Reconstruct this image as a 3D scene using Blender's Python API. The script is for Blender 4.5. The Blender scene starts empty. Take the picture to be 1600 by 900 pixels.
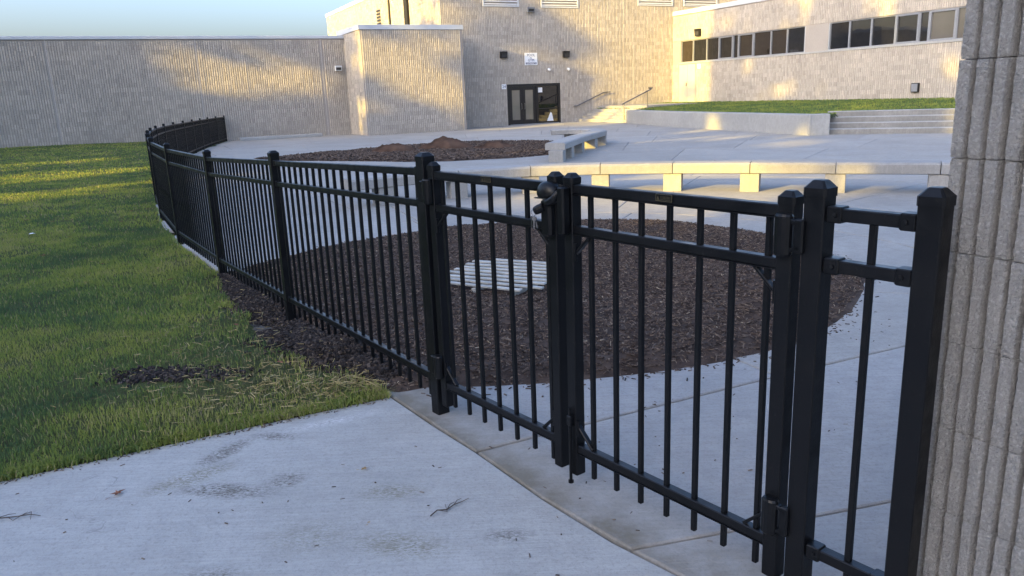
import bpy, bmesh, math, random
import numpy as np
from mathutils import Matrix, Vector, noise as mnoise
R_ = math.radians
random.seed(7); rng = np.random.default_rng(7)
S = bpy.context.scene; COL = S.collection

# ------------------------------------------------------------------ camera, light
cam = bpy.data.objects.new('camera', bpy.data.cameras.new('camera')); COL.objects.link(cam); S.camera = cam
cam.data.sensor_width = 36; cam.data.lens = 26.99; cam.data.clip_start = .05; cam.data.clip_end = 2000
def camera_axes(f=1199.4, xv=987.2, yv=5236.5):
    d = np.array([(xv-800)/f, (yv-450)/f, 1.]); d /= np.linalg.norm(d)
    fw = np.array([0, 0, 1.])-d[2]*d; fw /= np.linalg.norm(fw)
    r = np.cross(d, fw); r = -r if r[0] < 0 else r
    return r, fw, -d
_r, _f, _u = camera_axes()
cam.matrix_world = Matrix(((_r[0], -_r[1], -_r[2], 0), (_f[0], -_f[1], -_f[2], 0), (_u[0], -_u[1], -_u[2], 1.6), (0, 0, 0, 1)))
SUN_BEARING, SUN_EL = 228.5, 15.4
sb, se = R_(SUN_BEARING), R_(SUN_EL)
W = bpy.data.worlds.new('World'); S.world = W; W.use_nodes = True
nt = W.node_tree; bg = nt.nodes['Background']
sky = nt.nodes.new('ShaderNodeTexSky'); sky.sky_type = 'NISHITA'; sky.sun_disc = False
sky.sun_elevation = se; sky.sun_rotation = sb; sky.altitude = 0; sky.air_density = 1.0; sky.dust_density = 6.0; sky.ozone_density = 2.2
tint = nt.nodes.new('ShaderNodeMix'); tint.data_type = 'RGBA'; tint.blend_type = 'MULTIPLY'; tint.inputs[0].default_value = 1; tint.inputs[7].default_value = (.89, .93, 1.07, 1)
nt.links.new(sky.outputs[0], tint.inputs[6]); nt.links.new(tint.outputs[2], bg.inputs[0]); bg.inputs[1].default_value = .15
sun = bpy.data.objects.new('sun', bpy.data.lights.new('sun', 'SUN')); COL.objects.link(sun)
sun.data.energy = 2.9; sun.data.angle = R_(.53); sun.data.color = (1, .69, .12)
_d = Vector((-math.sin(sb)*math.cos(se), -math.cos(sb)*math.cos(se), -math.sin(se)))
sun.rotation_euler = _d.to_track_quat('-Z', 'Y').to_euler()
S.view_settings.view_transform = 'Standard'; S.view_settings.look = 'None'; S.view_settings.exposure = 2.18; S.view_settings.gamma = 1
S.render.engine = 'CYCLES'; S.cycles.max_bounces = 5; S.cycles.diffuse_bounces = 3; S.cycles.glossy_bounces = 3; S.cycles.use_denoising = True

# ------------------------------------------------------------------ helpers
def link(o, parent=None):
    COL.objects.link(o)
    if parent is not None: o.parent = parent
    return o
def tag(o, label=None, cat=None, group=None, kind=None):
    if label: o['label'] = label
    if cat: o['category'] = cat
    if group: o['group'] = group
    if kind: o['kind'] = kind
    return o
def empty(name, loc=(0, 0, 0), rz=0, label=None, cat=None, group=None, kind=None):
    o = bpy.data.objects.new(name, None); link(o); o.location = loc; o.rotation_euler = (0, 0, rz); o.empty_display_size = .1
    return tag(o, label, cat, group, kind)
def mesh_obj(name, V, F, m, parent=None, smooth=False, tone=None, **kw):
    me = bpy.data.meshes.new(name)
    V = np.asarray(V, dtype=np.float32)
    if isinstance(F, np.ndarray):
        n, k = F.shape
        me.vertices.add(len(V)); me.vertices.foreach_set('co', V.ravel())
        me.loops.add(n*k); me.loops.foreach_set('vertex_index', F.astype(np.int32).ravel())
        me.polygons.add(n); me.polygons.foreach_set('loop_start', np.arange(0, n*k, k, dtype=np.int32))
        me.update(calc_edges=True)
    else:
        me.from_pydata([tuple(map(float, v)) for v in V], [], F); me.update()
    if tone is not None:
        a = me.attributes.new('tone', 'FLOAT', 'POINT'); a.data.foreach_set('value', np.asarray(tone, dtype=np.float32))
    me.polygons.foreach_set('use_smooth', np.full(len(me.polygons), bool(smooth)))
    for mm in (m if isinstance(m, (list, tuple)) else [m]): me.materials.append(mm)
    o = bpy.data.objects.new(name, me); link(o, parent)
    return tag(o, **kw)
def copy_obj(o, parent=None, loc=None):
    c = o.copy(); COL.objects.link(c); c.parent = parent
    if loc is not None: c.location = loc
    return c
class MB:
    def __init__(s): s.v = []; s.f = []
    def add(s, vs, fs):
        n = len(s.v); s.v += [tuple(v) for v in vs]; s.f += [tuple(i+n for i in f) for f in fs]; return s
    def loft(s, rings, cap=True):
        n = len(rings[0]); vs = [p for r in rings for p in r]; fs = []
        for k in range(len(rings)-1):
            for i in range(n):
                j = (i+1) % n; fs.append((k*n+i, k*n+j, (k+1)*n+j, (k+1)*n+i))
        if cap: fs.append(tuple(range(n-1, -1, -1))); fs.append(tuple((len(rings)-1)*n+i for i in range(n)))
        return s.add(vs, fs)
    def box(s, c, h, ch=.0, rz=0):                      # centre, half sizes, chamfer of the upright edges and rims
        cx, cy, cz = c; hx, hy, hz = h
        ca, sa = math.cos(rz), math.sin(rz)
        def ring(i, z):
            x, y = hx-i, hy-i
            P = [(x, -y), (x, y), (-x, y), (-x, -y)] if ch == 0 else [(x-ch, -y), (x, -y+ch), (x, y-ch), (x-ch, y), (-x+ch, y), (-x, y-ch), (-x, -y+ch), (-x+ch, -y)]
            return [(cx+ca*a-sa*b, cy+sa*a+ca*b, cz+z) for a, b in P]
        if ch == 0: return s.loft([ring(0, -hz), ring(0, hz)])
        return s.loft([ring(ch*.8, -hz), ring(0, -hz+ch), ring(0, hz-ch), ring(ch*.8, hz)])
    def bar(s, a, b, w, h, ch=.0, up=(0, 0, 1)):         # bar from a to b, w across, h along up
        a, b = Vector(a), Vector(b); d = (b-a).normalized(); u = Vector(up); u = (u-d*u.dot(d))
        u = u.normalized() if u.length > 1e-4 else Vector((1, 0, 0)); sd = d.cross(u)
        w, h = w/2, h/2
        P = [(w, -h), (w, h), (-w, h), (-w, -h)] if ch == 0 else [(w-ch, -h), (w, -h+ch), (w, h-ch), (w-ch, h), (-w+ch, h), (-w, h-ch), (-w, -h+ch), (-w+ch, -h)]
        return s.loft([[a+sd*x+u*y for x, y in P], [b+sd*x+u*y for x, y in P]])
    def tube(s, pts, r, n=8, caps=True):
        pts = [Vector(p) for p in pts]; rings = []
        for i, p in enumerate(pts):
            d = (pts[min(i+1, len(pts)-1)]-pts[max(i-1, 0)]).normalized()
            u = Vector((0, 0, 1)) if abs(d.z) < .9 else Vector((1, 0, 0))
            a = d.cross(u).normalized(); b = a.cross(d)
            rr = r[i] if isinstance(r, (list, tuple)) else r
            rings.append([p+a*math.cos(t)*rr+b*math.sin(t)*rr for t in [2*math.pi*k/n for k in range(n)]])
        return s.loft(rings, caps)
    def sweep(s, path, sec, closed_ends=True):           # sec: (sideways, up) with sideways to the LEFT of travel, mitred in plan
        P = [Vector((p[0], p[1], p[2] if len(p) > 2 else 0)) for p in path]; rings = []
        for i, p in enumerate(P):
            d0 = (P[i]-P[i-1]) if i else (P[1]-P[0]); d1 = (P[i+1]-P[i]) if i < len(P)-1 else d0
            d0 = Vector((d0.x, d0.y)).normalized(); d1 = Vector((d1.x, d1.y)).normalized()
            n0 = Vector((-d0.y, d0.x)); n1 = Vector((-d1.y, d1.x)); m = (n0+n1).normalized(); m = m/max(.4, m.dot(n0))
            rings.append([(p.x+m.x*a, p.y+m.y*a, p.z+b) for a, b in sec])
        return s.loft(rings, closed_ends)
    def lathe(s, prof, c=(0, 0, 0), n=16, sx=1, sy=1):
        return s.loft([[(c[0]+r*math.cos(t)*sx, c[1]+r*math.sin(t)*sy, c[2]+z) for t in [2*math.pi*k/n for k in range(n)]] for r, z in prof])
    def build(s, name, m, parent=None, smooth=False, **kw):
        o = mesh_obj(name, s.v, s.f, m, parent, smooth, **kw)
        bm = bmesh.new(); bm.from_mesh(o.data); bmesh.ops.recalc_face_normals(bm, faces=bm.faces); bm.to_mesh(o.data); bm.free()
        return o
def rect_sec(w0, w1, z0, z1, c=.01):
    return [(w0+c, z0), (w1-c, z0), (w1, z0+c), (w1, z1-c), (w1-c, z1), (w0+c, z1), (w0, z1-c), (w0, z0+c)]

# ------------------------------------------------------------------ materials
def new_mat(name):
    m = bpy.data.materials.new(name); m.use_nodes = True
    return m, m.node_tree, m.node_tree.nodes['Principled BSDF']
class NT:
    def __init__(s, t): s.t = t
    def n(s, typ, **kw):
        o = s.t.nodes.new(typ)
        for k, v in kw.items(): setattr(o, k, v)
        return o
    def l(s, a, b): s.t.links.new(a, b)
    def co(s, stretch=None, kind='Object'):
        c = s.n('ShaderNodeTexCoord').outputs[kind]
        if stretch is None: return c
        m = s.n('ShaderNodeMapping'); s.l(c, m.inputs[0]); m.inputs['Scale'].default_value = stretch[:3]
        if len(stretch) > 3: m.inputs['Rotation'].default_value = (0, 0, stretch[3])
        return m.outputs[0]
    def noise(s, co, scale, detail=4, rough=.55, lo=.3, hi=.7):
        t = s.n('ShaderNodeTexNoise'); s.l(co, t.inputs['Vector']); t.inputs['Scale'].default_value = scale; t.inputs['Detail'].default_value = detail; t.inputs['Roughness'].default_value = rough
        r = s.n('ShaderNodeMapRange'); s.l(t.outputs[0], r.inputs[0]); r.inputs[1].default_value = lo; r.inputs[2].default_value = hi
        return r.outputs[0]
    def mix(s, f, a, b, mode='MIX'):
        m = s.n('ShaderNodeMix', data_type='RGBA', blend_type=mode)
        for i, v in ((0, f), (6, a), (7, b)):
            if isinstance(v, (int, float)): m.inputs[i].default_value = v
            elif isinstance(v, tuple): m.inputs[i].default_value = (*v, 1)
            else: s.l(v, m.inputs[i])
        return m.outputs[2]
    def math(s, op, a, b=None, c=None, clamp=False):
        m = s.n('ShaderNodeMath', operation=op); m.use_clamp = clamp
        for i, v in enumerate((a, b, c)):
            if v is None: continue
            if isinstance(v, (int, float)): m.inputs[i].default_value = v
            else: s.l(v, m.inputs[i])
        return m.outputs[0]
    def attr(s, name='tone'): return s.n('ShaderNodeAttribute', attribute_name=name).outputs['Fac']
    def bump(s, h, bsdf, strength=.3, dist=.01):
        b = s.n('ShaderNodeBump'); s.l(h, b.inputs['Height']); b.inputs['Strength'].default_value = strength; b.inputs['Distance'].default_value = dist
        s.l(b.outputs[0], bsdf.inputs['Normal'])
def mat_block(name, c1, c2, speck, big=.35, fine=28, bump=.5, toneamp=.35):
    m, t, b = new_mat(name); N = NT(t); co = N.co()
    c = N.mix(N.noise(co, big, 5), c1, c2)
    c = N.mix(N.math('MULTIPLY', N.noise(co, fine, 3, .6, .5, .75), .55), c, speck)
    c = N.mix(N.math('MULTIPLY', N.noise(co, fine*1.9, 2, .6, .58, .7), .5), c, tuple(x*.45 for x in c1))
    tn = N.math('MULTIPLY_ADD', N.attr(), toneamp, 1-toneamp/2)
    mm = N.n('ShaderNodeVectorMath', operation='SCALE'); N.l(c, mm.inputs[0]); N.l(tn, mm.inputs['Scale'])
    N.l(mm.outputs[0], b.inputs['Base Color']); b.inputs['Roughness'].default_value = .92; b.inputs['Specular IOR Level'].default_value = .2
    N.bump(N.noise(co, fine*1.4, 4, .7), b, bump, .012)
    return m
def mat_concrete(name, c1, c2, stains=(), band=None, streak=None, bump=.25):
    m, t, b = new_mat(name); N = NT(t); co = N.co()
    c = N.mix(N.noise(co, .8, 6, .6), c1, c2)
    c = N.mix(N.math('MULTIPLY', N.noise(co, 9, 6, .7, .42, .75), .5), c, tuple(x*.72 for x in c1))
    c = N.mix(N.math('MULTIPLY', N.noise(co, 60, 3, .6, .5, .72), .5), c, tuple(x*.62 for x in c1))
    c = N.mix(N.math('MULTIPLY', N.noise(co, 160, 2, .6, .6, .72), .5), c, tuple(x*.5 for x in c1))
    c = N.mix(N.math('MULTIPLY', N.noise(co, 3.1, 5, .65, .55, .75), .25), c, tuple(min(1, x*1.2) for x in c2))
    sk = N.noise(N.co((1.2, 26, 1, streak if streak else 0)), 3.0, 4, .6, .35, .7)
    c = N.mix(N.math('MULTIPLY', sk, .36), c, tuple(x*.7 for x in c1))
    for (x, y, rx, ry, rot, amt, colr) in stains:
        mp = N.n('ShaderNodeMapping', vector_type='TEXTURE'); N.l(co, mp.inputs[0]); mp.inputs['Location'].default_value = (x, y, 0); mp.inputs['Rotation'].default_value = (0, 0, rot); mp.inputs['Scale'].default_value = (rx*.8, ry*.8, 10)
        ln = N.n('ShaderNodeVectorMath', operation='LENGTH'); N.l(mp.outputs[0], ln.inputs[0])
        f = N.math('SUBTRACT', 1.3, ln.outputs['Value'], clamp=True)
        pat = N.math('ADD', N.noise(N.co((1, 2.6, 1, rot)), 52, 4, .8, .50, .55), N.math('MULTIPLY', N.noise(co, 16, 3, .6, .45, .65), .4))
        c = N.mix(N.math('MULTIPLY', N.math('MULTIPLY', f, pat), amt*1.25, clamp=True), c, colr)
    if streak is not None:                                  # a few hairline cracks
        vo = N.n('ShaderNodeTexVoronoi', feature='DISTANCE_TO_EDGE'); wv = N.n('ShaderNodeVectorMath', operation='ADD'); nz = N.n('ShaderNodeTexNoise'); N.l(co, nz.inputs['Vector']); nz.inputs['Scale'].default_value = 1.7; nz.inputs['Detail'].default_value = 5
        sc_ = N.n('ShaderNodeVectorMath', operation='SCALE'); N.l(nz.outputs['Color'], sc_.inputs[0]); sc_.inputs['Scale'].default_value = .9; N.l(co, wv.inputs[0]); N.l(sc_.outputs[0], wv.inputs[1]); N.l(wv.outputs[0], vo.inputs['Vector']); vo.inputs['Scale'].default_value = .42
        ck = N.math('MULTIPLY', N.math('SUBTRACT', 1, N.math('DIVIDE', vo.outputs['Distance'], .0014), clamp=True), N.noise(co, .8, 2, .5, .52, .6))
        c = N.mix(N.math('MULTIPLY', ck, .55), c, tuple(x*.4 for x in c1))
    if band:
        (cx, cy, rad, w) = band
        sp = N.n('ShaderNodeVectorMath', operation='SUBTRACT'); N.l(co, sp.inputs[0]); sp.inputs[1].default_value = (cx, cy, 0)
        m2 = N.n('ShaderNodeVectorMath', operation='MULTIPLY'); N.l(sp.outputs[0], m2.inputs[0]); m2.inputs[1].default_value = (1, 1, 0)
        ln = N.n('ShaderNodeVectorMath', operation='LENGTH'); N.l(m2.outputs[0], ln.inputs[0])
        q = N.math('ABSOLUTE', N.math('SUBTRACT', ln.outputs['Value'], rad)); f = N.math('SUBTRACT', 1, N.math('DIVIDE', q, w), clamp=True)
        f = N.math('MULTIPLY', f, N.math('MULTIPLY_ADD', N.noise(co, 3.5, 5, .7, .3, .65), 1.1, .25), clamp=True)
        c = N.mix(N.math('MULTIPLY', f, .95), c, (.17, .15, .115))
    oi = N.n('ShaderNodeObjectInfo'); tn = N.math('MULTIPLY_ADD', oi.outputs['Random'], .14, .93)
    mm = N.n('ShaderNodeVectorMath', operation='SCALE'); N.l(c, mm.inputs[0]); N.l(tn, mm.inputs['Scale'])
    N.l(mm.outputs[0], b.inputs['Base Color']); b.inputs['Roughness'].default_value = .85; b.inputs['Specular IOR Level'].default_value = .3
    N.bump(N.math('ADD', N.noise(co, 70, 4, .7), N.math('MULTIPLY', sk, .8)), b, bump, .004)
    return m
def mat_plain(name, c, rough=.5, metal=0, spec=.5, var=.12, scale=12, bump=0, coat=0):
    m, t, b = new_mat(name); N = NT(t); co = N.co()
    N.l(N.mix(N.noise(co, scale, 4), tuple(x*(1-var) for x in c), tuple(min(1, x*(1+var)) for x in c)), b.inputs['Base Color'])
    N.l(N.math('MULTIPLY_ADD', N.noise(co, scale*2.3, 3), .18, rough-.09), b.inputs['Roughness'])
    b.inputs['Metallic'].default_value = metal; b.inputs['Specular IOR Level'].default_value = spec; b.inputs['Coat Weight'].default_value = coat
    if bump: N.bump(N.noise(co, scale*6, 3), b, bump, .004)
    return m
def mat_tone(name, stops, rough=.9, scale=None, c2=None, trans=0, bump=0, spec=.2):
    m, t, b = new_mat(name); N = NT(t); r = N.n('ShaderNodeValToRGB'); N.l(N.attr(), r.inputs[0])
    e = r.color_ramp.elements
    while len(e) < len(stops): e.new(.5)
    for i, (p, c) in enumerate(stops): e[i].position = p; e[i].color = (*c, 1)
    c = r.outputs[0]
    if scale: c = N.mix(N.noise(N.co(), scale, 4, .6, .35, .65), c, N.mix(1., c, c2, 'MULTIPLY'))
    N.l(c, b.inputs['Base Color']); b.inputs['Roughness'].default_value = rough; b.inputs['Specular IOR Level'].default_value = spec
    if trans:
        tr = N.n('ShaderNodeBsdfTranslucent'); N.l(c, tr.inputs[0]); mx = N.n('ShaderNodeMixShader'); mx.inputs[0].default_value = trans
        N.l(b.outputs[0], mx.inputs[1]); N.l(tr.outputs[0], mx.inputs[2]); N.l(mx.outputs[0], t.nodes['Material Output'].inputs[0])
    return m
M = {}
M['block'] = mat_block('ribbed_block', (.47, .42, .355), (.41, .365, .31), (.60, .55, .48), .3, 22, .5, .5)
M['mortar'] = mat_block('mortar', (.38, .345, .31), (.34, .305, .27), (.45, .41, .37), .4, 30, .3, 0)
M['sealant'] = mat_plain('sealant', (.46, .42, .38), .8)
M['pillar'] = mat_block('split_block', (.56, .53, .485), (.46, .435, .40), (.88, .86, .82), 4, 105, 1., .22)
M['pillar_mortar'] = mat_block('grey_mortar', (.40, .37, .34), (.34, .31, .285), (.5, .47, .44), 5, 90, .5, 0)
M['black'] = mat_plain('black_powder_coat', (.0045, .005, .0065), .36, 0, .22, .25, 5, .12)
def coat_mat():
    m, t, b = new_mat('black_powder_coat'); N = NT(t); co = N.co()
    c = N.mix(N.noise(co, 5, 4), (.0035, .004, .005), (.006, .0065, .008))
    c = N.mix(N.math('MULTIPLY', N.noise(co, 70, 4, .7, .62, .74), .5), c, (.035, .034, .032))
    c = N.mix(N.math('MULTIPLY', N.noise(N.co((1, 1, .12)), 26, 4, .7, .55, .8), .3), c, (.022, .022, .023))
    N.l(c, b.inputs['Base Color']); N.l(N.math('MULTIPLY_ADD', N.noise(co, 14, 4), .26, .28), b.inputs['Roughness']); b.inputs['Specular IOR Level'].default_value = .26
    N.bump(N.noise(co, 160, 3), b, .1, .002); return m
M['black'] = coat_mat()
M['plastic'] = mat_plain('black_plastic', (.004, .0045, .0055), .38, 0, .28, .2, 9, .05)
M['steel'] = mat_plain('steel', (.20, .20, .205), .4, 1, .5, .1)
M['brass'] = mat_plain('worn_brass', (.10, .085, .05), .6, .5, .5, .2, 60)
M['coping'] = mat_plain('white_metal', (.50, .52, .55), .5, 0, .5, .06, 1.5)
M['frame'] = mat_plain('grey_aluminium', (.26, .27, .29), .45, .3, .5, .08)
M['bronze'] = mat_plain('dark_bronze', (.016, .016, .018), .4, .2, .5, .2)
M['panel'] = mat_plain('pale_panel', (.50, .52, .52), .5, 0, .5, .08, 1.2)
M['beige'] = mat_plain('beige_paint', (.62, .54, .40), .55, 0, .4, .06, 2)
M['white'] = mat_plain('white_paint', (.78, .79, .80), .55, 0, .4, .04, 4)
M['blue'] = mat_plain('dark_blue_print', (.03, .045, .12), .6)
M['lens'] = mat_plain('lamp_lens', (.05, .05, .055), .15)
M['louver'] = mat_plain('grey_louver', (.55, .56, .57), .5, 0, .5, .08)
M['dark'] = mat_plain('dark_void', (.012, .012, .013), .9)
M['bench'] = mat_concrete('cast_concrete', (.33, .32, .30), (.40, .385, .36), bump=.1)
M['wallconc'] = mat_concrete('poured_concrete', (.35, .35, .335), (.42, .415, .40), bump=.2)
M['slab'] = mat_concrete('slab_concrete', (.315, .298, .268), (.405, .385, .352), streak=R_(26), bump=.35)
M['joint'] = mat_plain('joint_dirt', (.10, .095, .085), .95, 0, .1, .3, 30)
M['soil'] = mat_plain('soil', (.072, .053, .043), .98, 0, .05, .45, 7, .9)
M['ground'] = mat_plain('bare_earth', (.12, .10, .07), .95, 0, .1, .3, .5)
M['bark'] = mat_plain('bark', (.09, .07, .055), .9, 0, .2, .3, 6, .6)
M['leaf'] = mat_tone('tree_leaf', [(0, (.05, .075, .018)), (.6, (.10, .11, .025)), (1, (.20, .11, .03))], .8, None, None, .25)
M['chip'] = mat_tone('wood_chip', [(0, (.030, .021, .017)), (.5, (.092, .067, .054)), (.88, (.165, .125, .098)), (.985, (.21, .165, .125)), (1, (.45, .37, .27))], .95)
M['straw'] = mat_tone('dry_straw', [(0, (.16, .12, .05)), (.6, (.34, .27, .12)), (1, (.45, .38, .2))], .85)
M['clod'] = mat_tone('soil_clod', [(0, (.014, .012, .012)), (.7, (.042, .034, .031)), (1, (.10, .08, .065))], .97)
M['grass'] = mat_tone('grass_blade', [(0, (.075, .135, .06)), (.4, (.19, .26, .065)), (.75, (.32, .35, .075)), (.92, (.33, .34, .10)), (1, (.40, .32, .19))], .7, None, None, .4, 0, .3)
M['dryleaf'] = mat_plain('dry_leaf', (.22, .10, .06), .8, 0, .2, .4, 40)
M['tanleaf'] = mat_plain('tan_leaf', (.34, .23, .11), .8, 0, .2, .3, 40)
M['heap'] = mat_plain('sun_tinted_soil', (.085, .052, .036), .98, 0, .05, .55, 1.6, .9)  # reddish tone stands in for warm sunlight on the soil heaps
M['wood'] = mat_plain('weathered_board', (.42, .41, .37), .8, 0, .2, .28, 6, .3)
def lawn_mat():
    m, t, b = new_mat('lawn_turf'); N = NT(t); co = N.co()
    c = N.mix(N.noise(co, .9, 5, .6, .35, .65), (.085, .12, .05), (.15, .165, .06))
    c = N.mix(N.math('MULTIPLY', N.noise(co, 26, 4, .7, .4, .7), .7), c, (.085, .075, .045))
    N.l(c, b.inputs['Base Color']); b.inputs['Roughness'].default_value = .95; b.inputs['Specular IOR Level'].default_value = .1
    N.bump(N.noise(co, 40, 5, .8), b, 1., .03); return m
M['turf'] = lawn_mat()
def glass_mat(name, c, rough=.03):
    m, t, b = new_mat(name); N = NT(t); co = N.co()
    N.l(N.mix(N.noise(co, .7, 3), tuple(x*.7 for x in c), c), b.inputs['Base Color']); b.inputs['Roughness'].default_value = rough
    b.inputs['Specular IOR Level'].default_value = .8; b.inputs['IOR'].default_value = 1.55
    N.bump(N.noise(co, 1.1, 2), b, .05, .02); return m
M['glass'] = glass_mat('dark_window_glass', (.012, .013, .016))
M['blind'] = glass_mat('glass_over_blind', (.12, .11, .095), .06)
M['doorglass'] = glass_mat('glass_over_pale_blind', (.20, .185, .155), .06)
M['brownblind'] = glass_mat('glass_over_brown_blind', (.035, .027, .02), .05)

# ------------------------------------------------------------------ ground levels
def sst(t): t = np.clip(t, 0, 1); return t*t*(3-2*t)
def g(x, y): return .118-.148*sst((np.asarray(y)-3.3)/4)+.03*np.clip((np.asarray(y)-8)/12, 0, 1)
A = np.array([math.sin(R_(64)), math.cos(R_(64))]); B = np.array([math.sin(R_(-26)), math.cos(R_(-26))])
FENCE = [(-.37, 3.49), (-1.65, 5.51), (-2.89, 7.52), (-4.07, 9.38), (-5.21, 11.5)]
FCURVE = [(-5.21, 11.5), (-6.7, 14.63), (-7.86, 17.35), (-8.83, 19.87), (-9.66, 22.34), (-10.36, 24.79), (-11.0, 27.23), (-11.59, 29.53), (-12.16, 31.79), (-12.7, 34.15), (-13.3, 37.3)]
def resample(P, n):
    P = np.array(P); l = np.r_[0, np.cumsum(np.hypot(*np.diff(P, axis=0).T))]; q = np.linspace(0, l[-1], n+1)
    return np.column_stack([np.interp(q, l, P[:, 0]), np.interp(q, l, P[:, 1])])
FENCE += [tuple(p) for p in resample(FCURVE, 12)[1:]]
_fy = [-8, 2.94, 3.73]+[5.5, 7.4]+[p[1] for p in FENCE[3:]]+[60]
_fx = [-2.18-10.94*1.94, -2.18, -.65]+[-1.6, -2.85]+[p[0]-.03 for p in FENCE[3:]]+[-14.5]
def xf(y): return np.interp(y, _fy, _fx)
def vnoise(x, y, s, o=0.):
    return np.array([mnoise.noise((a*s+o, b*s-o, o)) for a, b in zip(np.ravel(x), np.ravel(y))]).reshape(np.shape(x))
def gl(x, y): return g(x, y)+.02+.24*sst((-np.asarray(x)-7)/15)*np.clip(np.asarray(y)/30, 0, 1)
def in_poly(x, y, poly):
    x, y = np.asarray(x), np.asarray(y); r = np.zeros(x.shape, bool); n = len(poly)
    for i in range(n):
        (x0, y0), (x1, y1) = poly[i], poly[(i+1) % n]
        c = ((y0 > y) != (y1 > y)) & (x < (x1-x0)*(y-y0)/((y1-y0) if y1 != y0 else 1e-9)+x0); r ^= c
    return r
def poly_dist(x, y, poly):
    d = np.full(np.shape(x), 1e9); n = len(poly)
    for i in range(n):
        a = np.array(poly[i]); b = np.array(poly[(i+1) % n]); ab = b-a; L2 = ab@ab+1e-12
        t = np.clip(((x-a[0])*ab[0]+(y-a[1])*ab[1])/L2, 0, 1); d = np.minimum(d, np.hypot(x-a[0]-t*ab[0], y-a[1]-t*ab[1]))
    return d
def grid_mesh(xs, ys, zf):
    X, Y = np.meshgrid(xs, ys); Z = zf(X, Y); V = np.column_stack([X.ravel(), Y.ravel(), np.ravel(Z)])
    nx, ny = len(xs), len(ys); i = (np.arange(ny-1)[:, None]*nx+np.arange(nx-1)[None]).ravel()
    return V, np.column_stack([i, i+1, i+nx+1, i+nx])

mesh_obj('ground', *grid_mesh(np.linspace(-600, 600, 9), np.linspace(-600, 600, 9), lambda x, y: 0*x-.5), M['ground'], kind='structure')
# lawn
SOIL_EDGE = [(-.60, 3.80), (-.74, 3.86), (-.98, 4.1), (-1.42, 4.55), (-1.85, 5.1), (-1.98, 5.62), (-2.33, 6.2), (-2.66, 6.9), (-2.92, 7.45), (-1, 7.4), (0, 5)]
def LAWN_CUT(x, y): d = poly_dist(x, y, SOIL_EDGE); return np.where(in_poly(x, y, SOIL_EDGE), d, -d)
ys = np.r_[np.arange(-6, 2, .5), np.arange(2, 10, .12), np.arange(10, 47, .5)]; us = np.r_[np.linspace(0, 1, 41)**1.8]
X = np.array([[xf(y)-u*(45+xf(y)) for u in us] for y in ys]); Y = np.repeat(ys[:, None], len(us), 1)
X[:, 0] += .035; Z = gl(X, Y)+vnoise(X, Y, .9)*.022+vnoise(X, Y, 3.1, 5)*.012-sst(X-X+(LAWN_CUT(X, Y)+.05)/.1)*.16
Z[:, 0] = g(X[:, 0], Y[:, 0])-.03
i = (np.arange(len(ys)-1)[:, None]*len(us)+np.arange(len(us)-1)[None]).ravel()
mesh_obj('lawn', np.column_stack([X.ravel(), Y.ravel(), Z.ravel()]), np.column_stack([i, i+len(us), i+len(us)+1, i+1]), M['turf'], smooth=True, kind='structure')

# ------------------------------------------------------------------ plaza of separate slabs
plaza = mesh_obj('plaza', *grid_mesh(np.r_[np.arange(-17, 1, .3), np.arange(1, 31, 1.)], np.r_[np.arange(-4, 3, 1), np.arange(3, 8, .3), np.arange(8, 54, 1.5)], lambda x, y: g(x, y)-.022-np.where(x < np.interp(y, [3.5, 7.5, 14.6, 24.8, 37.3], [-.9, -3.3, -7.4, -11.2, -14.2]), .3, 0)), M['joint'], kind='structure')
def slab(poly, m, clips=(), parent=plaza, gap=.005, name='concrete_slab'):
    bm = bmesh.new(); bm.faces.new([bm.verts.new((p[0], p[1], 0)) for p in poly])
    for (px, py, nx, ny) in clips:                        # keep the side the normal points to
        bmesh.ops.bisect_plane(bm, geom=bm.verts[:]+bm.edges[:]+bm.faces[:], plane_co=(px, py, 0), plane_no=(-nx, -ny, 0), clear_outer=True)
        if not bm.faces: bm.free(); return None
    if sum(f.calc_area() for f in bm.faces) < .02: bm.free(); return None
    bmesh.ops.recalc_face_normals(bm, faces=bm.faces)
    for f in bm.faces:
        if f.normal.z < 0: f.normal_flip()
    bmesh.ops.inset_region(bm, faces=bm.faces[:], thickness=gap, use_even_offset=True, use_boundary=True)
    edge = [v for v in bm.verts if v.is_boundary]
    for v in edge: v.co.z = -.03
    top = [f for f in bm.faces if all(not v.is_boundary for v in f.verts)]
    rim = [v for v in bm.verts if not v.is_boundary and any(u.is_boundary for e in v.link_edges for u in e.verts)]
    bmesh.ops.inset_region(bm, faces=top, thickness=.007, use_even_offset=True, use_boundary=True)
    for v in bm.verts:
        if not v.is_boundary and any(e.other_vert(v).is_boundary for e in v.link_edges): v.co.z = -.005
    ys_ = [v.co.y for v in bm.verts]
    for yc in np.arange(3.3, 8.2, .4):
        if min(ys_) < yc < max(ys_): bmesh.ops.bisect_plane(bm, geom=bm.verts[:]+bm.edges[:]+bm.faces[:], plane_co=(0, yc, 0), plane_no=(0, 1, 0))
    for v in bm.verts: v.co.z += float(g(v.co.x, v.co.y))
    bmesh.ops.triangulate(bm, faces=[f for f in bm.faces if len(f.verts) > 4])
    me = bpy.data.meshes.new(name); bm.to_mesh(me); bm.free(); me.materials.append(m)
    o = bpy.data.objects.new(name, me); return link(o, parent)
ARC = [(-.65, 3.73), (-.38, 3.32), (-.18, 3.04), (.09, 2.62), (.31, 2.32), (.49, 2.12), (.72, 1.90), (1.0, 1.66), (1.4, 1.36)]
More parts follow.
